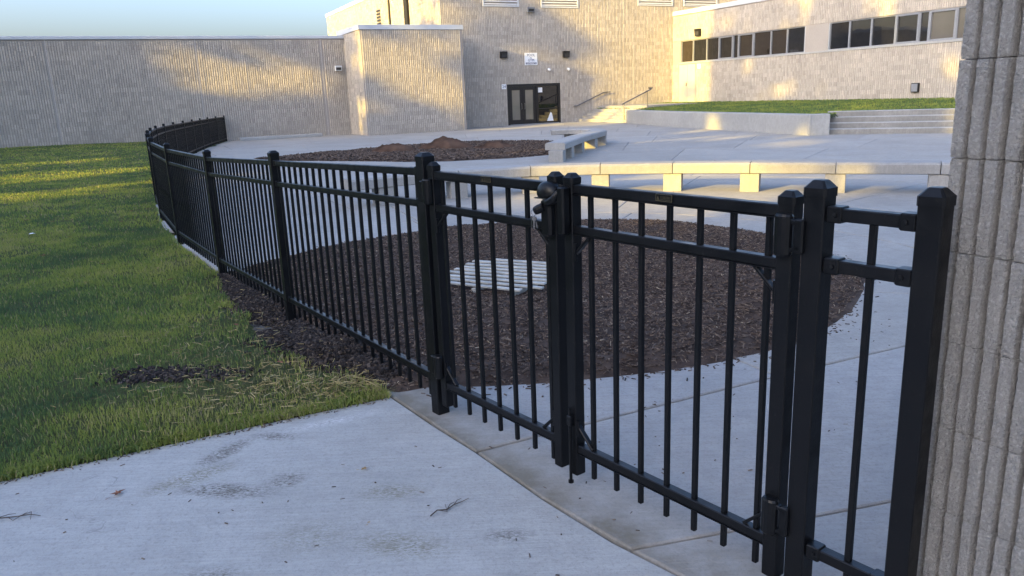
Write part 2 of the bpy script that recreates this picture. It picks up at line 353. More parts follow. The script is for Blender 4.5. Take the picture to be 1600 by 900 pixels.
def circle3(p, q, r):
    (ax, ay), (bx, by), (cx, cy) = p, q, r; d = 2*(ax*(by-cy)+bx*(cy-ay)+cx*(ay-by))
    ux = ((ax*ax+ay*ay)*(by-cy)+(bx*bx+by*by)*(cy-ay)+(cx*cx+cy*cy)*(ay-by))/d; uy = ((ax*ax+ay*ay)*(cx-bx)+(bx*bx+by*by)*(ax-cx)+(cx*cx+cy*cy)*(bx-ax))/d
    return ux, uy, math.hypot(ax-ux, ay-uy)
ccx, ccy, ccr = circle3(ARC[0], ARC[3], ARC[8])
DK, GN = (.13, .12, .10), (.22, .21, .16)
M['walk'] = mat_concrete('walkway_concrete', (.375, .372, .352), (.45, .448, .428), [
    (-1.30, 3.13, .17, .06, R_(60), 1.3, DK), (-1.12, 3.28, .13, .05, R_(-10), .9, DK), (-1.36, 2.90, .22, .08, R_(40), 1.1, GN),
    (-1.17, 2.78, .24, .07, R_(-8), 1.1, DK), (-.95, 2.85, .10, .08, R_(30), .8, DK), (-.50, 2.72, .16, .08, 0, .8, GN), (-.42, 2.35, .22, .10, R_(-15), .8, GN),
    (-1.02, 2.18, .14, .10, 0, .7, DK), (-.05, 2.38, .10, .05, 0, .7, DK), (-.75, 2.42, .2, .14, 0, .45, GN), (.0, 2.05, .3, .12, 0, .4, GN), (-.9, 3.42, .3, .06, R_(27), .4, (.7, .7, .7))], streak=R_(-62), bump=.35)
M['threshold'] = mat_concrete('threshold_concrete', (.35, .335, .315), (.42, .405, .385), [], (ccx, ccy, ccr, .33), streak=R_(26), bump=.35)
slab([(-.65, 3.73), (-2.18, 2.94), (-5.3, 1.33), (-9, -.58), (-9, -4), (3.2, -4), (3.2, .2), (2.2, .85)][:]+[(1.4, 1.36), (1.0, 1.66), (.72, 1.90), (.49, 2.12), (.31, 2.32), (.09, 2.62), (-.18, 3.04), (-.38, 3.32)], M['walk'])
JA = (-.18, 3.05, B[0], B[1])                              # the joint that runs away to the right from the threshold
e1 = np.array([-.18, 3.05]); far1 = e1+A*5
j2 = [(.37, 2.27), (.78, 2.37), (1.04, 2.43), (1.35, 2.51), (4.2, 3.2)]
slab([(-.18, 3.04), (.09, 2.62), (.36, 2.27)]+j2[1:]+[(far1[0], far1[1])], M['threshold'])
slab([(.36, 2.27), (.49, 2.12), (.72, 1.90), (1.0, 1.66), (1.4, 1.36), (4.5, .6), (4.5, 3.2)]+j2[:0:-1], M['threshold'])
BC = (.15, 6.85)
rr = [2.5, 3.95, 5.6, 8.6, 11.9, 15.2, 18.6, 22, 25.5, 29, 33, 37, 41, 46]
an = np.array([-.65, 3.73]); bn = np.array([-.18, 3.04]); ed = bn-an; en = np.array([ed[1], -ed[0]]); en = en if en@(np.array([1, 4])-an) > 0 else -en; en /= np.linalg.norm(en)
for k in range(len(rr)-1):
    r0, r1 = rr[k], rr[k+1]; n = max(8, int(round(2*math.pi*(r0+r1)/2/3.3))); off = 22+9*k
    for s in range(n):
        a0, a1 = 2*math.pi*s/n+R_(off), 2*math.pi*(s+1)/n+R_(off); am = (a0+a1)/2; rm = (r0+r1)/2
        cx, cy = BC[0]+rm*math.cos(am), BC[1]+rm*math.sin(am)
        if cy < 2.2 or cy > 51 or cx < float(xf(cy))-1.6 or cx > 27: continue
        q = max(2, int((a1-a0)*r1/.6))
        poly = [(BC[0]+r1*math.cos(a0+(a1-a0)*j/q), BC[1]+r1*math.sin(a0+(a1-a0)*j/q)) for j in range(q+1)]+[(BC[0]+r0*math.cos(a1-(a1-a0)*j/q), BC[1]+r0*math.sin(a1-(a1-a0)*j/q)) for j in range(q+1)]
        cl = [(-.18, 3.05, B[0], B[1])] if cy < 12 else []
        if cy < 9 and cx < 0: cl.append((-.37, 3.49, .848, .530))
        if cy < 6 and cx < 4: cl.append((an[0], an[1], en[0], en[1]))
        if cy < 6: slab(poly, M['threshold'] if cx < 1.2 and cy < 4.6 else M['slab'], cl, gap=.004)
        else: slab(poly, M['slab'], cl, gap=.006)

# ------------------------------------------------------------------ planting beds
BED = [(-.60, 3.80), (-.48, 3.87), (-.16, 3.85), (.15, 3.85), (.33, 3.89), (.72, 3.97), (1.14, 4.09), (1.49, 4.27), (1.75, 4.47), (2.02, 4.74), (2.33, 5.16), (2.72, 5.78), (2.97, 6.27), (3.09, 6.7), (3.12, 7.29), (3.04, 7.9), (2.89, 8.46),
       (2.47, 9.03), (2.03, 9.5), (1.36, 9.82), (.87, 9.88), (.03, 9.83), (-.77, 9.77), (-1.57, 9.18), (-2.17, 8.63), (-2.49, 8.13), (-2.66, 7.85), (-2.80, 7.49), (-2.92, 7.45), (-2.66, 6.9), (-2.33, 6.2), (-1.98, 5.62), (-1.85, 5.1), (-1.42, 4.55), (-.98, 4.1), (-.74, 3.86)]
FBED = [(-7.5, 23.2), (-7.7, 23.7), (-6.58, 25.0), (-4.95, 26.4), (-3.55, 27.7), (-2.0, 28.3), (-.4, 28.2), (1.3, 27.2), (1.9, 26.0), (2.3, 24.4), (1.7, 22.3), (1.3, 21.2), (.13, 20.5), (-1.54, 20.3), (-2.6, 20.6), (-4.1, 21.5), (-6.0, 22.5)]
def bed(poly, step, amp, name, pit=None):
    P = np.array(poly); xs = np.arange(P[:, 0].min()-.2, P[:, 0].max()+.2, step); ys_ = np.arange(P[:, 1].min()-.2, P[:, 1].max()+.2, step)
    X, Y = np.meshgrid(xs, ys_); ins = in_poly(X, Y, poly); d = poly_dist(X, Y, poly); sd = np.where(ins, d, -d)
    lawnside = X < np.interp(Y, [3.5, 5.5, 7.5, 60], [-.4, -1.65, -2.9, -2.9])
    Z = g(X, Y)+np.clip(sd*.35, -.06, .045)+(vnoise(X, Y, 1.1)*.035+vnoise(X, Y, 4.2, 3)*.02+vnoise(X, Y, 13, 9)*.011)*np.clip(sd*4, .25, 1)*amp+.008
    if pit is not None:
        for (px, py, r, h) in pit: Z += h*np.exp(-((X-px)**2+(Y-py)**2)/r**2)
    nx = len(xs); keep = sd > -.14; i = (np.arange(len(ys_)-1)[:, None]*nx+np.arange(nx-1)[None]).ravel(); F = np.column_stack([i, i+1, i+nx+1, i+nx])
    F = F[keep.ravel()[F].all(1)]; u, inv = np.unique(F, return_inverse=True)
    V = np.column_stack([X.ravel(), Y.ravel(), Z.ravel()])[u]
    def zf(x, y):
        ix = np.clip(((x-xs[0])/step).round().astype(int), 0, nx-1); iy = np.clip(((y-ys_[0])/step).round().astype(int), 0, len(ys_)-1); return Z[iy, ix]
    return mesh_obj(name, V, inv.reshape(F.shape), M['soil'], smooth=True, kind='structure'), zf
bed_near, bz = bed(BED, .05, 1., 'mulch_bed', [(-1.75, 5.35, .33, -.10), (-1.3, 4.75, .35, -.05), (-1.05, 4.5, .25, .06), (1.75, 6.2, .5, .05), (.2, 5.3, .8, .03), (-1.2, 6.5, .7, .06), (1.3, 7.6, .8, .05)])
bed_far, fz = bed(FBED, .16, .9, 'far_mulch_bed')
def scatter(poly, n, seed):
    r = np.random.default_rng(seed); P = np.array(poly); o = np.zeros((0, 2))
    while len(o) < n:
        q = r.uniform(P.min(0), P.max(0), (n*2, 2)); o = np.vstack([o, q[in_poly(q[:, 0], q[:, 1], poly)]])
    return o[:n], r
def chips(name, P, r, zf, L, Wd, T, m, label, cat, tilt=.35, tone=None, lift=.004):
    n = len(P); a = r.uniform(0, 6.283, n); l = r.uniform(*L, n)/2; w = r.uniform(*Wd, n)/2; t = r.uniform(*T, n); pz = r.normal(0, tilt, n); rz = r.normal(0, tilt, n)
    z0 = zf(P[:, 0], P[:, 1])+lift; ca, sa = np.cos(a), np.sin(a); V = np.zeros((n, 8, 3))
    for k, (sx, sy, sz) in enumerate([(-1, -1, 0), (1, -1, 0), (1, 1, 0), (-1, 1, 0), (-.85, -.7, 1), (.85, -.7, 1), (.85, .7, 1), (-.85, .7, 1)]):
        x, y = sx*l, sy*w; V[:, k] = np.column_stack([P[:, 0]+ca*x-sa*y, P[:, 1]+sa*x+ca*y, z0+sz*t+x*np.sin(pz)+y*np.sin(rz)])
    F = np.array([(4, 5, 6, 7), (0, 1, 5, 4), (1, 2, 6, 5), (2, 3, 7, 6), (3, 0, 4, 7)]); F = (np.arange(n)[:, None, None]*8+F[None]).reshape(-1, 4)
    tn = r.uniform(0, 1, n) if tone is None else tone(r, n)
    return mesh_obj(name, V.reshape(-1, 3), F, m, tone=np.repeat(tn, 8), label=label, category=cat, kind='stuff') if False else tag(mesh_obj(name, V.reshape(-1, 3), F, m, tone=np.repeat(tn, 8)), label, cat, None, 'stuff')
P, r = scatter(BED, 60000, 3)
chips('wood_mulch', P, r, bz, (.006, .042), (.002, .009), (.002, .006), M['chip'], 'dark shredded wood mulch covering the bed behind the gate', 'mulch')
r = np.random.default_rng(44); bp_ = np.array(BED[1:28]); k_ = r.integers(0, len(bp_)-1, 700); f_ = r.uniform(0, 1, (700, 1)); e_ = bp_[k_+1]-bp_[k_]; n_ = np.column_stack([e_[:, 1], -e_[:, 0]])/np.linalg.norm(e_, axis=1)[:, None]
P = bp_[k_]+e_*f_+n_*np.abs(r.normal(0, .07, (700, 1)))
chips('spilled_mulch', P, r, g, (.006, .04), (.002, .009), (.002, .005), M['chip'], 'stray mulch bits spilled on the paving round the near bed', 'mulch', .12, None, .001)
P, r = scatter(FBED, 16000, 4)
chips('far_wood_mulch', P, r, fz, (.03, .12), (.012, .04), (.005, .018), M['chip'], 'dark brown mulch covering the far bed beside the white bench', 'mulch', .3, lambda r, n: r.uniform(0, .9, n))
SOILP = [(-.74, 3.88), (-1.0, 4.05), (-1.42, 4.5), (-1.84, 5.05), (-2.0, 5.6), (-2.35, 6.2), (-2.68, 6.9), (-2.9, 7.4), (-2.75, 7.4), (-2.1, 6.4), (-1.55, 5.4), (-1.0, 4.5), (-.6, 3.95)]
r = np.random.default_rng(15); P = np.vstack([r.normal((-2.05, 4.16), (.14, .07), (420, 2)), r.normal((-1.72, 4.12), (.12, .06), (120, 2)), r.normal((-1.45, 4.75), (.12, .12), (120, 2))])
chips('bare_soil', P, r, lambda x, y: gl(x, y)+vnoise(x, y, .9)*.022+.004, (.008, .034), (.006, .022), (.004, .014), M['clod'], 'dark bare soil patch in the lawn near the walk', 'soil', .3)
P, r = scatter(SOILP, 8500, 5)
chips('soil_clods', P, r, bz, (.008, .036), (.006, .028), (.005, .018), M['clod'], 'loose dark soil clods dug up along the lawn side of the fence', 'soil', .3)

# ------------------------------------------------------------------ grass
DARKP = [(-2.28, 4.10), (-2.24, 4.30), (-2.02, 4.36), (-1.85, 4.22), (-1.81, 4.02), (-2.0, 3.93), (-2.15, 3.98)]
STRAWP = [(-.70, 3.74), (-1.28, 3.45), (-1.75, 3.9), (-2.15, 4.9), (-2.5, 6.3), (-2.2, 6.3), (-1.75, 5.0), (-1.3, 4.4), (-.95, 4.05)]
def lawn_z(x, y): return gl(x, y)+vnoise(x, y, .9)*.022+vnoise(x, y, 3.1, 5)*.012
def blades(P, h, w, r, zf, lean=.55, patch=True):
    n = len(P); a = r.uniform(0, 6.283, n); hh = h*r.uniform(.55, 1.25, n); ww = w*r.uniform(.7, 1.3, n); ln = hh*np.abs(r.normal(0, lean, n)); la = r.uniform(0, 6.283, n)
    z = zf(P[:, 0], P[:, 1])-.004; ca, sa = np.cos(a)*ww/2, np.sin(a)*ww/2; lx, ly = np.cos(la)*ln, np.sin(la)*ln
    V = np.zeros((n, 5, 3)); x, y = P[:, 0], P[:, 1]
    V[:, 0] = np.column_stack([x-ca, y-sa, z]); V[:, 1] = np.column_stack([x+ca, y+sa, z])
    mx, my, mz = x+lx*.3, y+ly*.3, z+hh*.62
    V[:, 2] = np.column_stack([mx+ca*.8, my+sa*.8, mz]); V[:, 3] = np.column_stack([mx-ca*.8, my-sa*.8, mz]); V[:, 4] = np.column_stack([x+lx, y+ly, z+hh*np.clip(1.05-.25*(ln/np.maximum(hh, 1e-4))**2, .35, 1)])
    F = np.array([(0, 1, 2), (0, 2, 3), (3, 2, 4)]); F = (np.arange(n)[:, None, None]*5+F[None]).reshape(-1, 3)
    big = vnoise(x, y, .7, 2.) if patch else 0*x; md = vnoise(x, y, 2.7, 7.)
    t = np.clip(.42+.6*big+.5*md+r.normal(0, .16, n), 0, .95); dead = r.uniform(0, 1, n) < .05+.33*np.exp(-(((x+1.35)/.55)**2+((y-4.05)/.75)**2))*patch; t[dead] = r.uniform(.94, 1, dead.sum())
    return V.reshape(-1, 3), F, np.repeat(t, 5)
def lawn_points(n, y0, y1, xmax_left, r, dens=None):
    y = r.uniform(y0, y1, n); a = xmax_left(y); b = xf(y); k = b > a; x = np.where(k, a+(b-a)*r.uniform(0, 1, n), -40)
    k &= ~in_poly(x, y, BED)
    k &= ~(in_poly(x, y, DARKP) & (r.uniform(0, 1, n) < .9)); k &= ~(in_poly(x+.12*np.sin(y*9), y+.1*np.sin(x*11), STRAWP) & (r.uniform(0, 1, n) < .42))
    k &= ~((vnoise(x, y, 1.6, 3.)+.6*vnoise(x, y, 5., 1.) < -.25) & (r.uniform(0, 1, n) < .6))
    return np.column_stack([x, y])[k]
r = np.random.default_rng(11); left = lambda y: -.8*np.asarray(y)-2.2
parts = [blades(lawn_points(125000, .6, 5.5, left, r), .034, .0042, r, lawn_z), blades(lawn_points(95000, 5.5, 10.5, left, r), .038, .0065, r, lawn_z),
         blades(lawn_points(56000, 10.5, 20, left, r), .042, .013, r, lawn_z), blades(lawn_points(43000, 20, 39, left, r), .045, .026, r, lawn_z)]
# a fringe that hangs over the edge of the walk
q = r.uniform(0, 1, 9000); ex, ey = -.66-q*2.6, 3.725-q*1.342; off = r.normal(.012, .016, 9000)
parts.append(blades(np.column_stack([ex-off*.5, ey+off]), .04, .0045, r, lambda x, y: g(x, y)+.006, .9))
def join(parts):
    V, F, T, o = [], [], [], 0
    for v, f, t in parts: V.append(v); F.append(f+o); T.append(t); o += len(v)
    return np.vstack(V), np.vstack(F), np.concatenate(T)
V, F, T = join(parts); tag(mesh_obj('grass', V, F, M['grass'], smooth=True, tone=T), 'mown green lawn grass left of the black fence', 'grass', None, 'stuff')
def strawbits(P, r, name, label):
    n = len(P); a = r.uniform(0, 6.283, n); l = r.uniform(.02, .075, n); z = np.maximum(lawn_z(P[:, 0], P[:, 1]), np.where(in_poly(P[:, 0], P[:, 1], BED), bz(P[:, 0], P[:, 1]), -9))+r.uniform(.004, .03, n)
    V = np.zeros((n, 4, 3)); dz = r.normal(0, .012, n); c, s = np.cos(a), np.sin(a); w = .0011
    for k, (sx, sy) in enumerate([(-.5, -1), (.5, -1), (.5, 1), (-.5, 1)]): V[:, k] = np.column_stack([P[:, 0]+c*l*sx-s*w*sy, P[:, 1]+s*l*sx+c*w*sy, z+dz*sx+.002*(sy > 0)])
    F = np.arange(n*4).reshape(n, 4); tag(mesh_obj(name, V.reshape(-1, 3), F, M['straw'], tone=np.repeat(r.uniform(0, 1, n), 4)), label, 'straw', None, 'stuff')
r = np.random.default_rng(8); P = np.vstack([r.normal(c, q, (n, 2)) for c, q, n in (((-1.05, 3.78), (.28, .14), 520), ((-1.45, 4.05), (.35, .3), 420), ((-1.85, 4.7), (.35, .5), 320), ((-.85, 3.85), (.12, .1), 260), ((-2.3, 5.6), (.3, .7), 200))])
P = P[(P[:, 0] < xf(P[:, 1])-.01)]; strawbits(P, r, 'straw', 'dry yellow straw strewn on thin grass by the dug soil')

# ------------------------------------------------------------------ fence and gates
FD = -0.9166                                               # plan angle of the gate line
dr = np.array([math.cos(FD), math.sin(FD)]); G0 = np.array([-.288, 3.387])
def gate_pt(s): return G0+dr*s
def post_mesh(w, z0, z1, cap=.026):
    p = MB().box((0, 0, (z0+z1)/2), (w/2, w/2, (z1-z0)/2), .003)
    h = w/2+.003
    c = MB()
    def ring(hw, z, ch=.006): return [(hw-ch, -hw, z), (hw, -hw+ch, z), (hw, hw-ch, z), (hw-ch, hw, z), (-hw+ch, hw, z), (-hw, hw-ch, z), (-hw, -hw+ch, z), (-hw+ch, -hw, z)]
    c.loft([ring(h, z1-.012), ring(h, z1+cap*.35), ring(h-.004, z1+cap*.5), ring(h*.52, z1+cap*.95, .004), ring(h*.46, z1+cap)])
    return p, c
def picket_mesh(w, z0, z1):
    b = MB(); b.box((0, 0, (z0+z1)/2), (w/2, w/2, (z1-z0)/2), .0016); return b
fence = empty('metal_fence', (FENCE[0][0], FENCE[0][1], 0), 0, 'long black metal picket fence curving along the lawn edge to the far wall', 'fence')
F0 = np.array(FENCE[0])
def fmid(i): return [1.138, 1.058, .976, .976, .980][i] if i < 5 else .980     # level of the middle rail at each post
pb, cb = post_mesh(.0635, -.16, .205)
pm = pb.build('post', M['black'], fence); cm = cb.build('cap', M['black'], pm)
# one post mesh, z measured from the middle rail; the shaft is stretched down by building it long
pm.data = None if False else pm.data
lb, _ = post_mesh(.0635, -1.16, .205); bpy.data.objects.remove(cm); bpy.data.objects.remove(pm)
for i, p in enumerate(FENCE):
    d = np.array(FENCE[min(i+1, len(FENCE)-1)])-np.array(FENCE[max(i-1, 0)]); a = math.atan2(d[1], d[0])
    if i == 0: a = FD
    if i == 0: po = lb.build('post', M['black'], fence); ca = cb.build('cap', M['black'], po)
    else:
        po0, ca0 = po_first, ca_first
        po = copy_obj(po0, fence); ca = copy_obj(ca0, po)
    if i == 0: po_first, ca_first = po, ca
    off = np.array(gate_pt(-.135))-F0 if i == 0 else np.array(p)-F0
    po.location = (off[0], off[1], fmid(i)); po.rotation_euler = (0, 0, a)
pk = None
for i in range(len(FENCE)-1):
    a, b = (np.array(FENCE[i]) if i else gate_pt(-.135)), np.array(FENCE[i+1]); L = np.linalg.norm(b-a); u = (b-a)/L; zm0, zm1 = fmid(i), fmid(i+1)
    for nm, dz, h in (('top_rail', .145, .033), ('middle_rail', 0, .030), ('bottom_rail', -.845, .032)):
        s = a+u*.03-F0; e = b-u*.03-F0
        MB().bar((s[0], s[1], zm0+dz), (e[0], e[1], zm1+dz), .034, h, .003).bar((s[0], s[1], zm0+dz-h/2-.001), (e[0], e[1], zm1+dz-h/2-.001), .041, .003).build(nm, M['black'], fence)
    if i < 6:
        for q_, sg in ((a, 1), (b, -1)):
            zz = zm0 if sg > 0 else zm1
            for dz in (.145, 0, -.845):
                c_ = q_+u*sg*.052-F0; bk = MB().box((0, 0, 0), (.022, .0205, .0205), .003); bk.lathe([(.0001, 0), (.007, 0), (.006, .005), (.0001, .006)], (0, 0, 0), 8)
                bk.v = bk.v[:32]+[(x+.004*sg, -z_-.0205, y) for x, y, z_ in bk.v[32:]]; o = bk.build('bracket', M['black'], fence); o.location = (c_[0], c_[1], zz+dz); o.rotation_euler = (0, 0, math.atan2(u[1], u[0]))
    n = 19 if i < 4 else 18
    for k in range(n):
        t = (k+.75)/(n+.5); q = a+(b-a)*t-F0; z = zm0+(zm1-zm0)*t
        if pk is None: o = pk = picket_mesh(.017, -.955, .135).build('picket', M['black'], fence)
        else: o = copy_obj(pk, fence)
        o.location = (q[0], q[1], z); o.rotation_euler = (0, 0, math.atan2(u[1], u[0]))
def leaf(name, s_left, s_right, pick0, label, wl, wr):
    o = gate_pt(s_left); root = empty(name, (o[0], o[1], 0), FD, label, 'gate'); L = s_right-s_left
    for s, w in ((0, wl), (L, wr)):
        p, c = post_mesh(w, .172, 1.305, .024); st = p.build('stile', M['black'], root); st.location = (s, 0, 0); c.build('cap', M['black'], st)
    for nm, z, h in (('top_rail', 1.2735, .034), ('middle_rail', 1.129, .030), ('bottom_rail', .284, .032)):
        MB().bar((wl/2, 0, z), (L-wr/2, 0, z), .034, h, .003).bar((wl/2, 0, z-h/2-.001), (L-wr/2, 0, z-h/2-.001), .041, .003).build(nm, M['black'], root)
    first = None
    for k in range(7):
        if first is None: q = first = picket_mesh(.0165, .182, 1.262).build('picket', M['black'], root)
        else: q = copy_obj(first, root)
        q.location = (pick0+.118*k-s_left, 0, 0)
    for s, sg in ((wl/2, 1), (L-wr/2, -1)):                # corner braces
        for zr, up in ((1.116, -1), (.300, 1)):
            g_ = MB().bar((s-sg*.002, -.006, zr+up*.075), (s+sg*.075, -.006, zr+up*.004), .010, .020, .002, (0, 1, 0)); g_.bar((s+sg*.002, -.014, zr+up*.035), (s+sg*.002, -.014, zr+up*.1), .012, .012, .002)
            g_.build('corner_brace', M['black'], root)
    return root
gl_leaf = leaf('gate', -.064, .757, 0., 'left leaf of the black gate with the latch dome at its right stile', .044, .044)
gr_leaf = leaf('gate', .845, 1.708, .939, 'right leaf of the black gate next to the thick hinge post', .046, .048)
def plate(root, s, z):
    p = MB().box((s, -.0185, z), (.033, .0015, .0115), 0).build('name_plate', M['plastic'], root)
    b = MB()
    for (x, zz, hx, hz) in ((0, .0105, .033, .0009), (0, -.0105, .033, .0009), (-.032, 0, .0009, .0098), (.032, 0, .0009, .0098)): b.box((s+x, -.0208, z+zz), (hx, .0007, hz))
    b.add([(s-.029, -.0206, z-.005), (s-.019, -.0206, z-.005), (s-.024, -.0206, z+.006)], [(0, 1, 2)]); b.box((s-.024, -.0206, z-.0065), (.005, .0004, .0008))
    for k in range(8): b.box((s-.012+k*.0052, -.0206, z+.001), (.0009, .0004, .0042)); 
    b.box((s+.006, -.0206, z-.0062), (.02, .0004, .0007))
    b.build('plate_lettering', M['brass'], p)
plate(gl_leaf, .355+.064, 1.279); plate(gr_leaf, 1.285-.845, 1.277)
def hinge(root, s, sgn, z, label=None):                    # rounded barrel on the stile, flange on the post
    b = MB(); b.lathe([(.0, -.058), (.022, -.056), (.026, -.05), (.026, .05), (.022, .056), (0, .058)], (s, -.036, z), 14, 1.0, .8)
    h = b.build('hinge', M['plastic'], root, smooth=False)
    f = MB().box((s+sgn*.046, -.034, z), (.014, .010, .046), .004); f.bar((s+sgn*.02, -.034, z+.04), (s+sgn*.05, -.034, z+.03), .02, .012, .002); f.bar((s+sgn*.02, -.034, z-.04), (s+sgn*.05, -.034, z-.03), .02, .012, .002)
    f.build('hinge_flange', M['plastic'], h)
hinge(gl_leaf, -.006, -1, 1.20); hinge(gl_leaf, -.006, -1, .375); hinge(gr_leaf, .868, 1, 1.215); hinge(gr_leaf, .868, 1, .385)
# latch on the left leaf's free stile
lat = MB(); sx = .757+.064
prof = [(.0, -.014), (.048, -.014), (.054, -.004)]+[(.054*math.cos(k/8*math.pi/2)**.7, .044*math.sin(k/8*math.pi/2)) for k in range(8)]+[(.004, .045)]
lat.lathe(prof, (sx-.008, -.024, 1.252), 20, 1.0, .75)
latch = lat.build('latch', M['plastic'], gl_leaf, smooth=True)
MB().box((sx-.010, -.030, 1.2365), (.044, .030, .0015)).build('latch_lip', M['steel'], latch)
MB().box((sx-.004, -.036, 1.165), (.028, .018, .070), .010).build('latch_body', M['plastic'], latch)
MB().tube([(sx-.005, -.052, 1.226), (sx+.03, -.062, 1.226), (sx+.058, -.060, 1.240), (sx+.072, -.050, 1.262), (sx+.074, -.040, 1.290)], [.010, .014, .015, .014, .012], 10).build('latch_handle', M['plastic'], latch, smooth=True)
MB().tube([(sx-.012, -.050, 1.206), (sx-.030, -.060, 1.196), (sx-.042, -.066, 1.190)], [.017, .017, .015], 12).build('lock_cylinder', M['plastic'], latch)
MB().box((.0, -.044, 1.20), (.018, .018, .085), .006).build('latch_keeper', M['plastic'], gr_leaf)
rod = MB(); rod.tube([(.0, -.034, .45), (.0, -.034, .150)], .006, 8); rod.box((0, -.030, .40), (.012, .012, .02), .003); rod.lathe([(.004, 0), (.011, .002), (.011, .012), (.004, .014)], (0, -.034, .140), 10)
rod.build('drop_rod', M['plastic'], gr_leaf)
# keys hanging from the lock
kp = gate_pt(.757-.046)+np.array([-.794, -.608])*.070
keys = empty('key_ring', (kp[0], kp[1], 1.176), FD, 'ring of small silver keys hanging from the black gate lock', 'keys')
MB().tube([(.016*math.cos(t), .002*math.sin(2*t), .008+.016*math.sin(t)) for t in np.linspace(0, 2*math.pi, 15)], .0016, 6, False).build('ring', M['steel'], keys)
for q, (ax, tl) in enumerate(((-.012, .1), (.008, -.25), (.014, .05))):
    k = MB().lathe([(.0001, -.001), (.0105, -.001), (.0105, .001), (.0001, .001)], (0, 0, 0), 12); k.v = [(x, z, y-.018) for x, y, z in k.v]; k.box((0, 0, -.046), (.0035, .0011, .020)); k.box((.003, 0, -.055), (.003, .001, .003))
    o = k.build('key', M['steel'], keys); o.location = (ax, -.004*q, .0); o.rotation_euler = (0, tl, .4*q)
keys.scale = (.75, .75, .75)
# fixed panel between the hinge post and the building corner
o = gate_pt(1.781); panel = empty('fence_panel', (o[0], o[1], 0), FD, 'narrow fixed black fence panel between the gate and the block wall corner', 'fence')
for s, w in ((.010, .058), (.296, .058)):
    p, c = post_mesh(w, .0, 1.332, .030); st = p.build('post', M['black'], panel); st.location = (s, 0, 0); c.build('cap', M['black'], st)
for nm, z in (('top_rail', 1.278), ('middle_rail', 1.145), ('bottom_rail', .315)):
    rl = MB().bar((.036, 0, z), (.270, 0, z), .034, .033, .003).build(nm, M['black'], panel)
    for s, sg in ((.039, 1), (.267, -1)):
        b = MB().box((s+sg*.022, -.001, z), (.020, .0205, .021), .003); b.build('bracket', M['black'], rl)
        bt = MB().lathe([(.0001, 0), (.007, 0), (.006, .005), (.0001, .006)], (0, 0, 0), 10); bt.v = [(x+s+sg*.026, -z_-.021, y+z) for x, y, z_ in bt.v]; bt.build('bolt', M['black'], rl)
    b = MB()
picket_mesh(.0165, .20, 1.264).build('picket', M['black'], panel).location = (.156, 0, 0)

# ------------------------------------------------------------------ ribbed block walls
C0 = np.array([.1, 43.6]); BOXL = np.array([-6.6, 37.5]); LW = np.array([-7.85, 40.07]); CR = np.array([10.31, 48.58])
def P3(o, d, n, t, q, z): return (o[0]+d[0]*t+n[0]*q, o[1]+d[1]*t+n[1]*q, z)
def wall_boxes(o, d, n, rects, thick=.3):                  # (t0,t1,z0,z1) plates of wall, their face on the plane
    b = MB()
    for t0, t1, z0, z1 in rects:
        vs = [P3(o, d, n, t, q, z) for z in (z0, z1) for t, q in ((t0, 0), (t1, 0), (t1, -thick), (t0, -thick))]
        b.add(vs, [(0, 1, 5, 4), (1, 2, 6, 5), (2, 3, 7, 6), (3, 0, 4, 7), (4, 5, 6, 7), (3, 2, 1, 0)])
    return b
def ribs(o, d, n, t0, t1, z0, z1, holes, parent, seed, pitch=.1, ch=.2, depth=.024, skip_t=()):
    r = np.random.default_rng(seed); nc = int(round((z1-z0)/ch)); nr = int((t1-t0)/pitch)
    K, J = np.meshgrid(np.arange(nc), np.arange(nr), indexing='ij'); K, J = K.ravel(), J.ravel()
    tc = t0+(J+.5)*pitch; zc = z0+(K+.5)*ch; keep = np.ones(len(K), bool)
    for a, b, c, e in holes: keep &= ~((tc > a-.03) & (tc < b+.03) & (zc > c-.06) & (zc < e+.06))
    for s in skip_t: keep &= np.abs(tc-s) > .06
    K, J, tc = K[keep], J[keep], tc[keep]; n_ = len(K)
    blk = (J+2*(K % 2))//4; bt = r.uniform(0, 1, (nc, nr+4)); bp = r.normal(0, .0008, (nc, nr+4)); dc = r.normal(0, .0022, nr+4); ct = r.uniform(0, 1, nr+4); tone = np.clip(bt[K, blk]*.36+.07+ct[J]*.08+r.uniform(0, .45, n_), 0, 1)
    D = depth+bp[K, blk]+dc[J]+r.normal(0, .0015, n_); w0 = .036; w1 = .027
    z_0 = z0+K*ch+.0028; z_1 = z0+(K+1)*ch-.0025; V = np.zeros((n_, 8, 3))
    for k, (sx, q, zz) in enumerate([(-w0, 0, 0), (w0, 0, 0), (w0, 0, 1), (-w0, 0, 1), (-w1, 1, 0), (w1, 1, 0), (w1, 1, 1), (-w1, 1, 1)]):
        t = tc+sx+(r.normal(0, .0025, n_) if q else 0); qq = (D+r.normal(0, .002, n_)) if q else np.full(n_, -.002); z = np.where(zz, z_1, z_0)
        V[:, k] = np.column_stack([o[0]+d[0]*t+n[0]*qq, o[1]+d[1]*t+n[1]*qq, z])
    F = np.array([(4, 5, 6, 7), (0, 1, 5, 4), (1, 2, 6, 5), (2, 3, 7, 6), (3, 0, 4, 7)])
    if np.cross(np.r_[d, 0], [0, 0, 1])@np.r_[n, 0] < 0: F = F[:, ::-1]
    F = (np.arange(n_)[:, None, None]*8+F[None]).reshape(-1, 4)
    return tag(mesh_obj('ribbed_block', V.reshape(-1, 3), F, M['block'], parent, tone=np.repeat(tone, 8)), kind='stuff')
def coping(path, z0, z1, parent, out=.06, inn=.25):
    return MB().sweep([(p[0], p[1], 0) for p in path], rect_sec(-out, inn, z0, z1, .012)).build('coping', M['coping'], parent)
nA, nB = -A, -B                                             # outward normals of walls along B and along A
